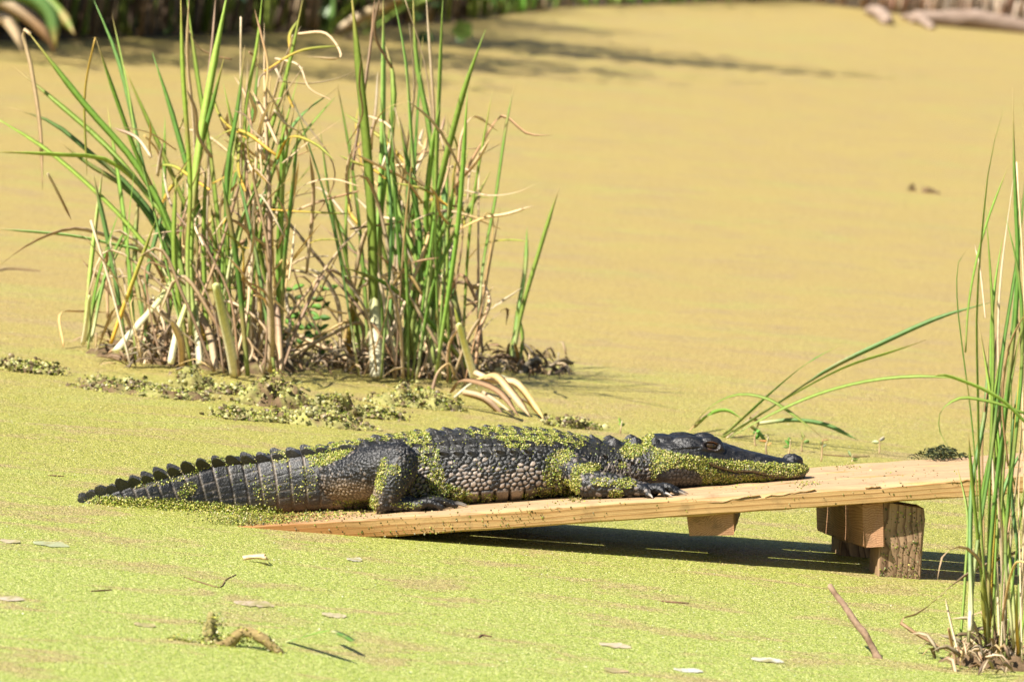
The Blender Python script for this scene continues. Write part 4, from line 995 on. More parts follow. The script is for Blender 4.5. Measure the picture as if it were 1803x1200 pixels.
# random fill: shorter dry blades about the feet of both clumps, a few inner green ones
def fill(parent, x0, x1, y0, y1, n, Y, seed, gfrac):
    rs = random.Random(seed)
    for i in range(n):
        bx = rs.uniform(x0, x1); by = rs.uniform(y0, y1); g = rs.random() < gfrac
        hgt = rs.uniform(260, 520) if g else rs.choice([rs.uniform(60, 200), rs.uniform(150, 380)])
        ang = rs.gauss(0, .16 if g else .45); tx = bx + math.sin(ang) * hgt; ty = by - math.cos(ang) * hgt
        mx = bx + (tx - bx) * .5 + rs.uniform(-18, 18); my = by + (ty - by) * .55
        pts = [(bx, by), (mx, my), (tx, ty)]
        if not g and rs.random() < .55:                      # snapped over
            pts.append((tx + rs.uniform(-70, 70), ty + rs.uniform(10, 110)))
        y = Y + rs.uniform(-.35, .35); lean = rs.uniform(-.25, .25)
        P = [AtY(px, py, y + lean * k / len(pts)) for k, (px, py) in enumerate(pts)]
        P[0][2] = min(P[0][2], 0.01) 
        add_leaf(parent, P, (rs.uniform(5, 9) if g else rs.uniform(3, 8)) * mpp(y), 'green' if g else rs.choice(['dry', 'dry', 'stalk']), rs=rs)
fill(left, 225, 505, 615, 655, 95, YL, 5, .2)
def strands(parent, n, x0, x1, y0, y1, Y, seed):
    rs = random.Random(seed)
    for i in range(n):                                   # broken thin dead leaves caught in the clump
        x, y = rs.uniform(x0, x1), rs.uniform(y0, y1); L = rs.uniform(40, 170); an = rs.gauss(1.4, .7); k = rs.randint(2, 3); pts = [(x, y)]
        for j in range(k): an += rs.gauss(0, .5); pts.append((pts[-1][0] + L / k * math.cos(an), pts[-1][1] - L / k * math.sin(an)))
        yy = Y + rs.uniform(-.3, .3); ln = rs.uniform(-.12, .12)
        add_leaf(parent, [AtY(px, py, yy + ln * j) for j, (px, py) in enumerate(pts)], rs.uniform(2.5, 7) * mpp(yy), rs.choice(['dry', 'dry', 'dry', 'yellow', 'stalk']), rs=rs)
strands(left, 80, 265, 515, 230, 560, YL, 61)
strands(left, 22, 400, 520, 90, 330, YL, 64)
strands(right, 60, 610, 830, 250, 580, YR, 62)
fill(right, 618, 840, 630, 662, 70, YR, 6, .3)
# shoot standing apart on the right of the clump
yS = G(905, 650)[1]; sp = empty('reed_shoot', tuple(G(905, 652)), 'slim lone reed shoot just right of the middle clump', 'reeds')
traced(sp, [('green', 8, [(898, 655), (910, 560), (925, 470), (928, 400)]), ('green', 7, [(900, 650), (916, 560), (950, 440), (986, 325)]), ('green', 6, [(912, 650), (920, 590), (914, 560), (910, 530)]), ('dry', 7, [(908, 665), (912, 630), (905, 600)]), ('green', 5, [(892, 640), (905, 590), (920, 560)])], yS, .05, 8)
# broad leafed seedling between the clumps
ys_ = 3.7; sd_ = empty('leafy_weed', tuple(G(550, 640)), 'small leafy green weed between the two reed clumps', 'plant')
def oval_leaf(parent, c, L, Wd, n, d, col, name='leaf'):
    n = np.array(n, float); n /= np.linalg.norm(n); d = np.array(d, float); d = d - n * (d @ n); d /= np.linalg.norm(d); x = np.cross(n, d)
    V = []; 
    for t in np.linspace(0, 1, 7):
        ww = Wd * .5 * math.sin(math.pi * min(1, t * .92 + .06)) ** .8; p = np.array(c) + d * L * t - n * L * .25 * t * t
        V += [p - x * ww + n * ww * .3, p - n * .0006, p + x * ww + n * ww * .3, p + n * .0006]
    Fc = [(i * 4 + j, i * 4 + (j + 1) % 4, i * 4 + 4 + (j + 1) % 4, i * 4 + 4 + j) for i in range(6) for j in range(4)] + [(3, 2, 1, 0), (24, 25, 26, 27)]
    cc = np.tile(np.array(col), (28, 1)) * (.85 + .3 * rng.random((28, 1)))
    return mesh_obj(name, np.array(V), Fc, M_LEAF, parent, cc)
rs = random.Random(21)
for (bx, by, tx, ty) in [(520, 640, 515, 510), (545, 640, 575, 510), (530, 642, 545, 540), (560, 640, 565, 560), (500, 640, 512, 560)]:
    y = ys_ + rs.uniform(-.1, .1); P = [AtY(bx, by, y), AtY((bx + tx) / 2 + rs.uniform(-6, 6), (by + ty) / 2, y), AtY(tx, ty, y)]
    add_leaf(sd_, P, 3.5 * mpp(y), 'stalk', name='stem', rs=rs)
    Pc = catmull(P, 9)
    for k in range(2, 9):
        for sgn in (-1, 1):
            if rs.random() < .25: continue
            oval_leaf(sd_, Pc[k], rs.uniform(.018, .034), rs.uniform(.010, .017), (rs.uniform(-.8, .4), -1, rs.uniform(-.1, .6)), (sgn, rs.uniform(-.3, .2), rs.uniform(-.2, 1.2)), rs.choice([(.10, .24, .03), (.16, .33, .05), (.08, .18, .03)]))
# leaning sedge behind the head
yh = G(1280, 770)[1]; hs_ = empty('leaning_sedge', tuple(G(1280, 770)), 'green sedge leaning over to the right behind the alligator head', 'reeds')
traced(hs_, [('green', 8, [(1268, 772), (1360, 716), (1450, 655), (1560, 600), (1660, 556), (1745, 532)]), ('green', 8, [(1272, 775), (1400, 692), (1500, 641), (1570, 619), (1632, 598)]), ('green', 6.5, [(1285, 770), (1340, 738), (1450, 690), (1530, 670), (1620, 662), (1705, 667)]), ('green', 7, [(1270, 770), (1320, 725), (1370, 680), (1420, 640), (1484, 604)]),
 ('green', 6, [(1216, 757), (1250, 716), (1300, 694), (1350, 701), (1400, 732), (1446, 768)]), ('dry', 7, [(1214, 758), (1235, 735), (1255, 722)]), ('green', 6, [(1222, 752), (1250, 728), (1280, 722), (1308, 738)]), ('green', 7, [(1335, 745), (1400, 739), (1450, 746), (1512, 775)]), ('green', 6, [(1320, 748), (1340, 765), (1352, 790)]), ('dry', 8, [(1280, 770), (1310, 745), (1345, 715)]), ('dry', 5, [(1320, 735), (1335, 742), (1330, 760)])], yh, .06, 9)
# foreground clump at the right edge
yf = G(1735, 1165)[1]; fg = empty('reed_clump', tuple(G(1735, 1165)), 'tall slender reed clump in front of the ramp at the right edge', 'reeds', 'reed clumps standing in the duckweed')
traced(fg, [('green', 7.2, [(1738, 1165), (1745, 950), (1770, 720), (1792, 500), (1786, 300), (1783, 155)]), ('green', 6.5, [(1742, 1150), (1725, 860), (1722, 700), (1720, 550), (1730, 400), (1746, 270), (1768, 190)]), ('green', 7.9, [(1705, 1130), (1715, 1000), (1745, 800), (1765, 620), (1790, 460), (1812, 240)]), ('green', 3.6, [(1722, 900), (1712, 750), (1693, 600), (1685, 520), (1690, 455), (1720, 425)]), ('green', 4.3, [(1700, 620), (1705, 540), (1735, 400), (1776, 290)]),
 ('lime', 5.8, [(1812, 750), (1762, 702), (1700, 672), (1655, 660), (1630, 670)]), ('lime', 5.8, [(1812, 730), (1740, 706), (1685, 702), (1656, 725), (1655, 760), (1671, 788)]), ('lime', 5.0, [(1690, 1140), (1700, 1010), (1703, 900), (1686, 822)]), ('green', 7.9, [(1712, 1110), (1708, 960), (1712, 850), (1735, 720), (1740, 600)]), ('pale', 10, [(1708, 1110), (1709, 1050), (1710, 980)]), ('yellow', 12, [(1744, 1172), (1736, 1090), (1730, 1010)]), ('green', 6.5, [(1733, 1060), (1722, 950), (1712, 850), (1705, 760)]),
 ('dry', 6.5, [(1822, 958), (1700, 1012), (1610, 1082), (1584, 1090), (1640, 1130), (1684, 1152)]), ('dry', 5.8, [(1758, 1165), (1745, 1060), (1727, 990), (1695, 962), (1662, 975), (1650, 1022)]), ('stalk', 7.9, [(1760, 1160), (1765, 1090), (1780, 1010), (1792, 988), (1815, 992)]), ('stalk', 7.9, [(1682, 1165), (1676, 1135), (1670, 1105)]), ('dry', 4.3, [(1688, 1150), (1675, 1100), (1664, 1050)]), ('dry', 6.5, [(1735, 1170), (1720, 1110), (1710, 1090), (1675, 1088)]),
 ('green', 6.5, [(1790, 1150), (1780, 1000), (1760, 850), (1745, 700), (1722, 560)]), ('green', 7.2, [(1795, 1150), (1795, 1000), (1780, 850), (1790, 700), (1812, 600)]), ('green', 6.5, [(1785, 1140), (1770, 960), (1785, 800), (1800, 620), (1790, 460), (1770, 380)]), ('yellow', 9, [(1793, 1150), (1790, 1080), (1792, 1020)]), ('green', 6.5, [(1755, 1050), (1752, 950), (1775, 840), (1812, 770)]), ('stalk', 5.8, [(1797, 1160), (1803, 900), (1803, 500), (1790, 285)]), ('dry', 4.3, [(1762, 1100), (1765, 950), (1757, 860)]), ('dry', 5.0, [(1785, 1160), (1800, 1140), (1822, 1110)]), ('dry', 3.6, [(1775, 820), (1765, 700), (1780, 600), (1812, 540)]), ('green', 5.0, [(1770, 900), (1745, 760), (1760, 640), (1778, 560)]), ('green', 5.8, [(1765, 1000), (1760, 800), (1745, 640), (1752, 500), (1765, 420)]), ('green', 5.8, [(1720, 1000), (1732, 850), (1758, 740), (1772, 640), (1800, 560)]), ('dry', 3.6, [(1735, 560), (1725, 470), (1716, 430)])], yf, .10, 10)
rs = random.Random(90)
for i in range(22):
    bx = rs.uniform(1715, 1830); tx = bx + rs.gauss(20, 40); hh = rs.uniform(250, 900); yy = yf + rs.uniform(-.1, .12); cv = rs.uniform(-25, 25)
    pts = [(bx, 1165), (bx + (tx - bx) * .3 + cv * .6, 1165 - hh * .4), (bx + (tx - bx) * .65 + cv, 1165 - hh * .75), (tx, 1165 - hh)]
    if rs.random() < .3: pts.append((tx + rs.uniform(-40, 30), 1165 - hh + rs.uniform(10, 60)))
    add_leaf(fg, [AtY(px, py, yy + .03 * k) for k, (px, py) in enumerate(pts)], rs.uniform(3, 6.5) * mpp(yy), rs.choice(['green', 'green', 'green', 'lime', 'dry', 'dry', 'yellow']), rs=rs)

# ================================================================== MUD, LITTER AND FLOATING BITS
MUDP = [np.array([.14, .13, .04]), np.array([.31, .29, .10]), np.array([.13, .085, .045]), np.array([.42, .36, .20])]
def lump(name, px, py, wpx, hpx, label, seed, cat='mud clump', group=None, brown=.4, dpx=None):
    """lumpy mound of mud and algae crusted with duckweed, flat underside below the water"""
    c = G(px, py); s = mpp(c[1]); rx = wpx * s * .5; ry = (dpx * s if dpx else rx * .55); hz = hpx * s
    nr, nt_ = 14, 36; V = [(0, 0, 1.0)]
    for i in range(1, nr + 1):
        for j in range(nt_): r = i / nr; t = 2 * math.pi * j / nt_; V.append((r * math.cos(t), r * math.sin(t), max(0, 1 - r * r) ** .8))
    V = np.array(V); Wd = np.c_[V[:, 0] * rx, V[:, 1] * ry, V[:, 2] * hz]
    n1 = fbm(Wd + seed * 3.7, 34, seed, 4); n2 = fbm(Wd + seed, 90, seed + 5, 3)
    edge = 1 + .5 * (fbm(np.c_[np.cos(np.arctan2(V[:, 1], V[:, 0])), np.sin(np.arctan2(V[:, 1], V[:, 0]))], 1.7, seed, 3) - .5)
    Wd[:, :2] *= edge[:, None]
    Wd[:, 2] = hz * (V[:, 2] ** .6 * np.clip(4.2 * n1 - 1.35, -.2, 2) + .7 * (n2 - .5) * (V[:, 2] > .02)) - .004 * (V[:, 2] < .03); Wd[:, :2] += (np.stack([fbm(Wd, 60, seed + 3), fbm(Wd, 60, seed + 4)], 1) - .5) * .02
    Fc = [(0, 1 + j, 1 + (j + 1) % nt_) for j in range(nt_)] + [(1 + i * nt_ + j, 1 + (i + 1) * nt_ + j, 1 + (i + 1) * nt_ + (j + 1) % nt_, 1 + i * nt_ + (j + 1) % nt_) for i in range(nr - 1) for j in range(nt_)]
    cc = mix(MUDP[0], MUDP[1], sstep(.3, .7, n2)); cc = mix(cc, MUDP[2], sstep(.62 - brown * .3, .75 - brown * .3, fbm(Wd, 40, seed + 9)))
    o = mesh_obj(name, Wd + np.array(c), Fc, M_DEBRIS, None, cc, smooth=True, origin=np.array(c)); tag(o, label, cat, group)
    return c, rx, ry, hz, Wd + np.array(c)
LUMPS = []
for (px, py, wp, hp, lab, br) in [(342, 684, 70, 32, 'pointed algae crusted mud lump below the left reed clump', .3), (485, 714, 150, 34, 'widest brown and green mud lump in front of the left clump', .75), (590, 730, 70, 30, 'upright mud lump with dark right side near the alligator rump', .3),
   (560, 747, 190, 18, 'low crumbly strip of algae just above the alligator back', .15), (255, 692, 230, 15, 'long flat strip of brown mud left of the lumps', .7), (50, 654, 130, 14, 'small dark scraps of mud at the left edge', .6), (725, 714, 170, 26, 'broad green algae mound right of the middle clump base', .1), (655, 734, 110, 14, 'low green algae ridge between mud lump and mound', .1),
   (400, 692, 100, 12, 'tiny algae crust beside the pointed mud lump', .4), (430, 737, 120, 11, 'thin algae crust nearest the alligator tail base', .3), (1010, 752, 90, 12, 'small weedy crust behind the alligator shoulder', .3)]:
    LUMPS.append(lump('mud_clump', px, py, wp, hp, lab, int(px) % 97, br and 'mud clump', 'mud and algae lumps in front of the reeds', br))
# islands of rotting litter that carry the clumps
for (px, py, wp, hp, lab) in [(345, 640, 400, 26, 'brown litter island under the left reed clump'), (715, 655, 330, 24, 'brown litter island under the middle reed clump'), (940, 655, 120, 14, 'low litter patch under the lone reed shoot'), (1740, 1172, 170, 14, 'crumbly litter patch under the right edge reeds')]:
    lump('litter_island', px, py, wp, hp, lab, int(px) % 89, 'litter', 'litter islands under the reeds', 1.15)
# duckweed and crumbs on the lumps
P = []; Cc = []
for c, rx, ry, hz, Wd in LUMPS:
    k = int(800 * rx / .06); idx = rng.integers(0, len(Wd), k); q = Wd[idx] + rng.normal(0, .006, (k, 3)) * np.array([1, 1, .3]); q[:, 2] = np.maximum(q[:, 2], .001) + .002; P.append(q)
P = np.concatenate(P); K = len(P)
tag(frond_mesh('crusting_duckweed', P, tilted(K, .7), .0016 + .0022 * rng.random(K), frond_cols(K) * rng.choice([.3, .8, 1], (K, 1), p=[.2, .3, .5])), 'duckweed and crumbs crusting the mud lumps', 'duckweed', kind='stuff')
P = []
for c, rx, ry, hz, Wd in LUMPS:
    k = int(190 * rx / .06); idx = rng.integers(0, len(Wd), k); q = Wd[idx] + rng.normal(0, .012, (k, 3)) * np.array([1.3, 1, .3]); q[:, 2] = np.maximum(q[:, 2], .0) + .001; P.append(q)
P = np.concatenate(P); K = len(P); cc = np.array([(.13, .09, .045), (.20, .15, .07), (.30, .28, .10), (.38, .35, .15), (.26, .26, .08)])[rng.integers(0, 5, K)] * (.7 + .6 * rng.random((K, 1)))
tag(frond_mesh('mud_crumbs', P, tilted(K, .6), .003 + .006 * rng.random(K) ** 2, cc, dome=.9), 'crumbs of brown mud and peat scattered over the lumps', 'mud', kind='stuff')
# loose rotting stems under the clumps: nobody could count them
def litter(name, spots, label, seed):
    rs = random.Random(seed); VV = []; FF_ = []; CC = []; nvv = 0
    for (px, py, sx_, sy_, k, Lm) in spots:
        for _ in range(k):
            c = G(px + rs.gauss(0, sx_), py + rs.gauss(0, sy_)); an = rs.uniform(0, 6.28); L = Lm * rs.uniform(.4, 1.4); el = rs.uniform(-.15, .7)
            d = np.array([math.cos(an) * math.cos(el), math.sin(an) * math.cos(el), math.sin(el)]) * L; z0 = rs.uniform(.0, .03)
            P = [c + np.array([0, 0, z0]), c + d * .5 + np.array([0, 0, z0 + rs.uniform(0, .02)]), c + d + np.array([0, 0, z0 - rs.uniform(0, .03)])]
            V, Fc, cc = leaf_mesh(P, rs.uniform(.003, .008), 'dry', seg=5, rs=rs)
            VV.append(V); FF_ += [tuple(i + nvv for i in f) for f in Fc]; nvv += len(V); CC.append(cc * rs.choice([.35, .6, .9]))
    return tag(mesh_obj(name, np.concatenate(VV), FF_, M_LEAF, None, np.concatenate(CC)), label, 'litter', kind='stuff')
litter('reed_litter', [(340, 625, 70, 14, 420, .09), (470, 640, 40, 8, 160, .07), (700, 648, 65, 10, 380, .08), (820, 655, 35, 8, 110, .07), (940, 650, 30, 8, 60, .05), (1730, 1165, 32, 12, 90, .05)], 'tangle of rotting brown reed litter at the foot of the clumps', 31)
# bent straw pile right of the clump
bs = empty('straw_pile', tuple(G(870, 730)), 'pale bent straws arching down beside the middle reed clump', 'straw')
traced(bs, [('pale', 9, [(800, 700), (830, 675), (860, 662), (890, 665), (930, 700), (962, 736)]), ('dry', 14, [(838, 668), (870, 660), (900, 690), (935, 735)]), ('dry', 12, [(835, 655), (870, 670), (905, 672), (945, 720), (958, 738)]), ('stalk', 9, [(850, 690), (880, 710), (905, 730)]), ('dry', 12, [(795, 690), (810, 670), (840, 672), (880, 690), (915, 735)]), ('dry', 13, [(815, 690), (850, 700), (890, 735)]), ('stalk', 7, [(760, 690), (775, 650), (790, 640), (800, 660)]), ('stalk', 6, [(880, 700), (920, 703), (950, 730)])], G(870, 720)[1], .05, 12)
db = empty('drift_debris', tuple(G(965, 662)), 'dark rotting leaf scraps beside the lone reed shoot', 'debris')
traced(db, [('stalk', 16, [(915, 660), (930, 640), (945, 632), (955, 650)]), ('stalk', 14, [(940, 660), (965, 648), (990, 634), (1008, 640)]), ('stalk', 12, [(960, 665), (985, 655), (998, 640), (992, 662)]), ('stalk', 8, [(940, 668), (980, 672), (1020, 688), (1038, 695)])], G(965, 660)[1], .03, 14)
for o in db.children:
    at = o.data.color_attributes['Col']; k = len(o.data.vertices); b_ = np.zeros(k * 4, np.float32); at.data.foreach_get('color', b_); b_ = b_.reshape(-1, 4); b_[:, :3] *= .3; at.data.foreach_set('color', b_.ravel())
# sprouts in the water behind the head
for (px, py, h_, col, lab) in [(1350, 800, 32, (.55, .42, .12), 'yellow tipped sprout standing just right of the alligator eye'), (1388, 803, 30, (.20, .38, .06), 'green sprout above the middle of the snout'), (1412, 795, 26, (.32, .44, .10), 'small sprout above the alligator nostril'), (1446, 812, 40, (.40, .44, .12), 'yellow green sprout right of the snout tip'), (1548, 798, 26, (.66, .66, .46), 'white leafed sprout behind the middle of the ramp'), (1330, 785, 26, (.15, .40, .05), 'bright green sprout right behind the eye'), (1092, 762, 22, (.30, .42, .06), 'tiny green sprout behind the neck'), (1500, 812, 10, (.34, .33, .12), 'stubby sprout just behind the ramp edge')]:
    c = G(px, py); s = mpp(c[1]); e_ = empty('sprout', tuple(c), lab, 'sprout', 'sprouts in the water behind the ramp'); rs = random.Random(px)
    tp = c + np.array([rs.uniform(-4, 4) * s, 0, h_ * s]); add_leaf(e_, [c, (c + tp) / 2 + np.array([rs.uniform(-3, 3) * s, 0, 0]), tp], 3.5 * s, 'stalk', name='stem', rs=rs)
    for k in range(rs.choice([3, 4])):
        oval_leaf(e_, c + (tp - c) * rs.uniform(.45, 1), 13 * s * rs.uniform(.5, 1.2), rs.uniform(4, 7) * s, (rs.uniform(-.8, .5), -1, rs.uniform(-.2, .6)), (rs.choice([-1, 1]) * rs.uniform(.3, 1), 0, rs.uniform(-.1, 1.3)), tuple(x * rs.uniform(.5, .95) for x in col))
# dark waterweed left lying on the ramp
rs = random.Random(77); VV = []; FF_ = []; CC = []; nvv = 0
for _ in range(330):
    t = rs.gauss(0, .42); cpx = 1655 + 45 * t; q = onplane(cpx, 810 - 2 + rs.gauss(0, 2.2), RTOP, RN); hh = max(0, 1 - (t / 1.15) ** 2) * .021 * rs.random()
    an = rs.uniform(0, 6.28); L = rs.uniform(.008, .022); d = np.array([math.cos(an) * L, math.sin(an) * L, rs.uniform(-.004, .004)]); q = q + np.array([0, 0, hh + .001])
    V, Fc, cc = leaf_mesh([q - d * .5, q + np.array([0, 0, rs.uniform(.001, .006)]), q + d * .5], rs.uniform(.0012, .0026), 'green', seg=5, rs=rs)
    VV.append(V); FF_ += [tuple(i + nvv for i in f) for f in Fc]; nvv += len(V); CC.append(np.tile(np.array(rs.choice([(.03, .045, .012), (.06, .075, .02), (.16, .16, .05), (.02, .03, .01)])), (len(V), 1)))
wp_ = np.concatenate(VV)
tag(mesh_obj('waterweed_pile', wp_, FF_, M_LEAF, None, np.concatenate(CC), origin=wp_.mean(0) * np.array([1, 1, 0]) + np.array([0, 0, wp_[:, 2].min()])), 'flat heap of dark green waterweed lying on the ramp', 'waterweed')
# stick poking out of the water
def stick(name, pts, rad, label, cat, cols=((.26, .17, .12), (.46, .36, .30)), seed=0, group=None):
    V, Fc = limb(pts, rad, 9, 1.0, 5); V = V + (np.stack([fbm(V, 90, seed + q) for q in (0, 40, 80)], 1) - .5) * rad[0] * .9; cc = mix(np.array(cols[0]), np.array(cols[1]), fbm(V, 60, seed + 2))
    return tag(mesh_obj(name, V, Fc, M_DEBRIS, None, cc, origin=np.array(pts[0]) * np.array([1, 1, 0])), label, cat, group)
yk = G(1546, 1158)[1]
stick('stick', [AtY(1550, 1164, yk), AtY(1528, 1125, yk + .02), AtY(1495, 1078, yk + .06), AtY(1461, 1031, yk + .12)], [.0065, .0062, .0058, .0052], 'bare brown stick slanting out of the water in front of the post', 'stick', ((.10, .055, .03), (.34, .24, .16)))
yk = G(375, 1130)[1]
stick('stub', [AtY(378, 1142, yk), AtY(369, 1115, yk), AtY(374, 1085, yk)], [.017, .0125, .006], 'stubby algae coated root end poking up in the near water', 'root', ((.14, .12, .04), (.34, .29, .12)), 3)
stick('arched_root', [AtY(300, 1132, yk), AtY(345, 1138, yk - .02), AtY(395, 1136, yk - .03), AtY(430, 1112, yk - .03), AtY(465, 1125, yk - .05), AtY(492, 1150, yk - .06)], [.005, .006, .010, .009, .009, .008], 'arched crusty brown root lying in the near water', 'root', ((.12, .08, .03), (.34, .26, .11)), 4)
P = []
for k in range(900):
    t = rng.random(); q = catmull(np.array([AtY(300, 1132, yk), AtY(345, 1140, yk - .02), AtY(395, 1138, yk - .03), AtY(430, 1114, yk - .03), AtY(465, 1127, yk - .05), AtY(492, 1150, yk - .06)]), 60)[int(t * 59)] if k % 3 else AtY(375 + rng.normal(0, 4), rng.uniform(1085, 1142), yk)
    q = q + rng.normal(0, .010, 3) * np.array([1, 1, .8]); q[2] = max(q[2], .001); P.append(q)
P = np.array(P); K = len(P)
tag(frond_mesh('root_duckweed', P, tilted(K, .8, (0, -.5, .6)), .0015 + .0015 * rng.random(K), frond_cols(K) * rng.choice([.45, .9], (K, 1))), 'duckweed crusting the roots in the near water', 'duckweed', kind='stuff')
gs = empty('green_stem', tuple(G(500, 1130)), 'bright green broken stem lying beside the arched root', 'stem')
traced(gs, [('green', 12, [(495, 1132), (530, 1122), (560, 1113), (590, 1107)]), ('green', 9, [(585, 1110), (605, 1118), (628, 1132)])], G(530, 1130)[1], .01, 15)
# floating leaves
for (px, py, L, W_, col, lab) in [(12, 1053, 62, 9, (.72, .60, .45), 'broad pale leaf floating at the left edge'), (1083, 1136, 58, 8, (.74, .60, .42), 'long pale leaf floating below the middle of the ramp'), (1352, 1162, 58, 7, (.80, .78, .66), 'whitish leaf floating below the stick'), (447, 1063, 72, 10, (.66, .52, .36), 'faded tan leaf floating left of the arched root top'), (588, 1083, 44, 9, (.68, .58, .38), 'tan leaf floating above the green stem'),
   (624, 985, 28, 6, (.74, .68, .54), 'tiny whitish leaf floating below the ramp tip'), (18, 953, 36, 7, (.70, .58, .40), 'small tan leaf floating at the far left beside the tail'), (1212, 1180, 52, 6, (.80, .78, .66), 'white sliver of leaf at the bottom edge'), (90, 958, 66, 9, (.52, .55, .32), 'dull grey green leaf floating left of the ramp tip'), (1085, 1180, 44, 7, (.60, .45, .26), 'brown leaf floating near the bottom edge'), (255, 1100, 40, 6, (.60, .48, .28), 'small brown leaf left of the stubby root')]:
    c = G(px, py, .0012); s = mpp(c[1]); k = 10; V = []; rs = random.Random(px); yaw = rs.uniform(-.25, .1)
    for i in range(k + 1):
        t = -1 + 2 * i / k; ww = (W_ * s / .105) * .36 * max(.04, (1 - t * t)) ** .7 * (.6 + .8 * rs.random()); x = t * L * s * .5; cz = .0005 * math.sin(3 * t + px)
        for (yy, dz) in ((-ww, .0001), (0, .0012), (ww, .0022 + .0008 * math.sin(4 * t)), (0, -.0008)):
            V.append((c[0] + x * math.cos(yaw) - yy * math.sin(yaw), c[1] + x * math.sin(yaw) + yy * math.cos(yaw), c[2] + cz + dz))
    Fc = [(i * 4 + j, i * 4 + (j + 1) % 4, i * 4 + 4 + (j + 1) % 4, i * 4 + 4 + j) for i in range(k) for j in range(4)] + [(3, 2, 1, 0), (k * 4, k * 4 + 1, k * 4 + 2, k * 4 + 3)]
    V = np.array(V); cc = mix(np.array([.36, .32, .12]), np.array(col) * .8, sstep(.3, .6, fbm(V, 70, px)))
    tag(mesh_obj('floating_leaf', V, Fc, M_LEAF, None, np.clip(cc, 0, .85), smooth=False, origin=c), lab, 'leaf', 'dead leaves floating among the duckweed')
c = G(452, 980, .004); s = mpp(c[1]); yl = empty('curled_leaf', tuple(c), 'curled tan leaf floating below the sunken ramp end', 'leaf')
add_leaf(yl, [G(428, 982, .006), G(445, 979, .010), G(466, 980, .016), G(470, 984, .004)], .011, 'dry', name='blade', rs=random.Random(2), turn=1.4)
for (pts, r_, lab) in [([(1165, 1058), (1190, 1060), (1212, 1061)], .0035, 'short dark twig floating below the cleat'), ([(160, 1040), (178, 1039), (196, 1038)], .003, 'tiny dark twig floating at lower left'), ([(325, 1015), (355, 1025), (378, 1032), (400, 1018), (415, 1011)], .002, 'thin kinked red brown twig floating left of the ramp end'), ([(843, 1121), (852, 1118), (866, 1120)], .004, 'dark speck of bark floating under the middle of the ramp'), ([(85, 836), (98, 837), (112, 838)], .003, 'small brown twig floating left of the tail tip'), ([(-10, 478), (30, 474), (70, 477)], .005, 'dark weed stem lying in the water at far left'), ([(1450, 800), (1490, 803), (1530, 803)], .003, 'thin twig lying behind the snout tip')]:
    stick('twig', [tuple(G(x, y, .001)) for x, y in pts], [r_ * .3] + [r_ * .55] * (len(pts) - 2) + [r_ * .25], lab, 'twig', ((.08, .045, .03), (.24, .13, .08)), int(pts[0][0]) % 50, 'twigs floating among the duckweed')
for (px, py, w_, h_, lab, k) in [(1605, 336, 16, 10, 'small blurred lump floating far out at right', 5), (1640, 340, 30, 8, 'flat blurred scrap floating far out at right', 6)]:
    lump('floating_clod', px, py, w_, h_, lab, k, 'clod', None, 1.0)

# ================================================================== FAR BANK VEGETATION
def thicket(name, n, t0, t1, back, hmin, hmax, pal, label, seed, arch=.5, wmin=.012, wmax=.035):
    rs = random.Random(seed); VV = []; FF_ = []; CC = []; nvv = 0
    for _ in range(n):
        t = rs.uniform(t0, t1); q = bank_pt(np.array([t]))[0]; q2 = bank_pt(np.array([t + .002]))[0]; d = q2 - q; nn = np.array([-d[1], d[0]]); nn /= np.linalg.norm(nn) + 1e-9
        q = q + nn * rs.uniform(-.08, back); H_ = rs.uniform(hmin, hmax); an = rs.gauss(-1.2, 1.3); ln = rs.random() * arch * H_
        P = [np.array([q[0], q[1], .02]), np.array([q[0] + math.cos(an) * ln * .3, q[1] + math.sin(an) * ln * .3, H_ * .6]), np.array([q[0] + math.cos(an) * ln, q[1] + math.sin(an) * ln, H_ * (1 - rs.random() * .5 * arch)])]
        if rs.random() < arch * .5: P.append(np.array([q[0] + math.cos(an) * ln * 1.7, q[1] + math.sin(an) * ln * 1.7, H_ * rs.uniform(.05, .5)]))
        V, Fc, cc = leaf_mesh(P, rs.uniform(wmin, wmax), 'dry', seg=7, rs=rs)
        VV.append(V); FF_ += [tuple(i + nvv for i in f) for f in Fc]; nvv += len(V); CC.append(np.tile(np.array(rs.choice(pal)) * rs.uniform(.6, 1.3), (len(V), 1)))
    return tag(mesh_obj(name, np.concatenate(VV), FF_, M_LEAF, None, np.concatenate(CC)), label, 'thicket', kind='stuff')
dl = np.r_[0, np.cumsum(np.linalg.norm(np.diff(BANK, axis=0), axis=1))] / np.linalg.norm(np.diff(BANK, axis=0), axis=1).sum()
thicket('reed_thicket', 2600, dl[2], dl[6], 1.8, .4, 1.7, [(.30, .20, .12), (.42, .31, .19), (.15, .10, .065), (.18, .26, .04), (.26, .33, .06), (.10, .07, .05)], 'dark blurred reed thicket along the far left bank', 41, .6)
thicket('dry_reed_bed', 1700, dl[9], dl[14], 1.4, .12, 1.2, [(.44, .27, .18), (.58, .44, .31), (.34, .19, .13), (.64, .52, .40)], 'reddish brown dry reed bed on the far right bank', 42, .35, .015, .04)
thicket('bank_greens', 900, dl[6] - .004, dl[10], 1.0, .15, .6, [(.16, .34, .05), (.22, .42, .06), (.30, .40, .10), (.30, .22, .12)], 'low green growth on the bank at top centre', 43, .8)
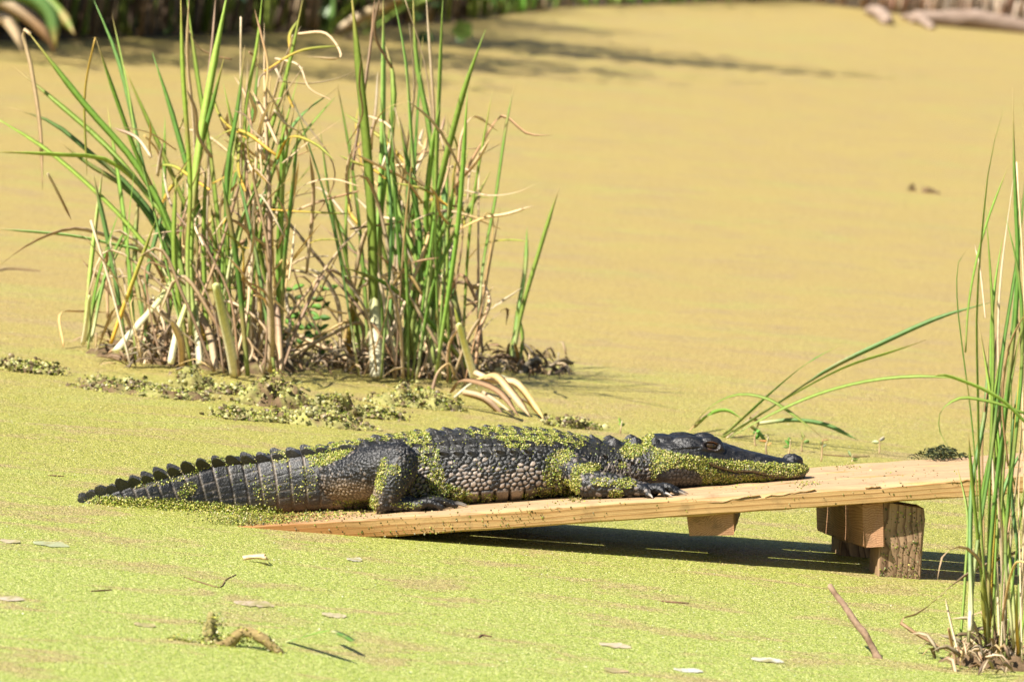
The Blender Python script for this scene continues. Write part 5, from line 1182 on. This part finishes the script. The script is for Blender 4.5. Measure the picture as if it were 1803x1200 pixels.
# shrubs whose crowns overhang the left bank and shade it
def shrub(name, x, y, h0, h1, r, label, seed, n=1500):
    e_ = empty(name, (x, y, 0.1), label, 'shrub', 'shrubs on the far left bank'); rs = np.random.default_rng(seed); tips = []
    V, Fc = limb([(x, y, -.1), (x + .03, y, h0 * .6), (x - .04, y + .05, h0)], [.06, .05, .04], 9); mesh_obj('trunk', V, Fc, M_DEBRIS, e_, np.tile(np.array([.12, .085, .06]), (len(V), 1)))
    for k in range(7):
        an = k * 0.9 + rs.random(); L = r * (.6 + .5 * rs.random()); t_ = (x + math.cos(an) * L, y + math.sin(an) * L, h0 + (h1 - h0) * rs.random()); tips.append(t_)
        V, Fc = limb([(x - .04, y + .05, h0 * .9), ((x + t_[0]) / 2, (y + t_[1]) / 2, (h0 + t_[2]) / 2 + .1), t_], [.03, .02, .008], 7); mesh_obj('branch', V, Fc, M_DEBRIS, e_, np.tile(np.array([.12, .085, .06]), (len(V), 1)))
    c = np.array(tips)[rs.integers(0, 7, n)] + rs.normal(0, 1, (n, 3)) * np.array([r, r, (h1 - h0)]) * .3
    nn = rs.normal(0, 1, (n, 3)) + np.array([0, 0, .8]); nn /= np.linalg.norm(nn, axis=1, keepdims=True)
    cc = np.array([(.06, .12, .025), (.09, .16, .03), (.05, .09, .02)])[rs.integers(0, 3, n)]
    frond_mesh('crown', c, nn, .035 + .03 * rs.random(n), cc, e_, sides=5, dome=.15)
shrub('shrub', -3.2, 20.6, 1.1, 2.4, 1.0, 'shrub with a dense crown at the far left of the bank', 1)
shrub('shrub', -2.3, 23.6, 1.0, 2.3, .9, 'shrub behind the left reed clump on the far bank', 2)
shrub('shrub', -1.35, 26.8, .9, 2.7, .9, 'shrub on the far bank behind the middle reed clump', 3)
# arching blades at the top left and green blades over the bank by the middle clump
ar = empty('arching_reeds', (-2.5, 19.5, 0), 'blurred reeds arching down at the top left corner', 'reeds')
traced(ar, [('green', 26, [(-40, 20), (20, -10), (60, 0), (90, 30), (98, 85)]), ('dry', 24, [(-60, -30), (0, 0), (50, 30), (90, 75), (95, 95)]), ('green', 22, [(10, -60), (70, -10), (110, 30), (132, 62)]), ('dry', 22, [(-40, 60), (0, 30), (30, 60), (40, 95)])], 19.5, .3, 51)
gb = empty('bank_sedge', (-.9, 27, 0), 'blurred green sedge spraying out from the bank behind the reeds', 'reeds')
traced(gb, [('green', 20, [(560, 80), (600, 30), (640, -20), (660, -60)]), ('green', 18, [(560, 78), (560, 20), (545, -40)]), ('dry', 22, [(565, 78), (620, 40), (700, 0), (760, -30)]), ('green', 16, [(600, 75), (680, 20), (760, -10), (850, -5), (890, 10)]), ('green', 18, [(570, 80), (585, 30), (590, -30)]), ('dry', 18, [(590, 78), (640, 50), (680, 10)]), ('lime', 14, [(640, 60), (720, 10), (800, -20)])], 26.6, .3, 52)
# bleached logs on the right bank
for (p0, p1, r_, lab, k) in [((1610, 42), (1815, 60), .07, 'bleached pale log lying along the far right bank', 1), ((1680, 34), (1815, 42), .06, 'second bleached log behind the pale one on the far right bank', 2), ((1530, 26), (1562, 44), .05, 'short weathered stump at the water edge, far right bank', 3), ((1575, 22), (1700, 36), .035, 'thin bleached branch left of the pale logs on the far bank', 4), ((1590, 34), (1640, 52), .03, 'stubby driftwood end poking from the far right bank', 5)]:
    A_, B_ = G(*p0), G(*p1); A_[2] = B_[2] = r_ * .55
    stick('fallen_log', [tuple(A_), tuple((A_ + B_) / 2 + np.array([0, 0, .03])), tuple(B_)], [r_ * .7, r_, r_ * .9], lab, 'log', ((.15, .10, .07), (.42, .32, .25)), k)
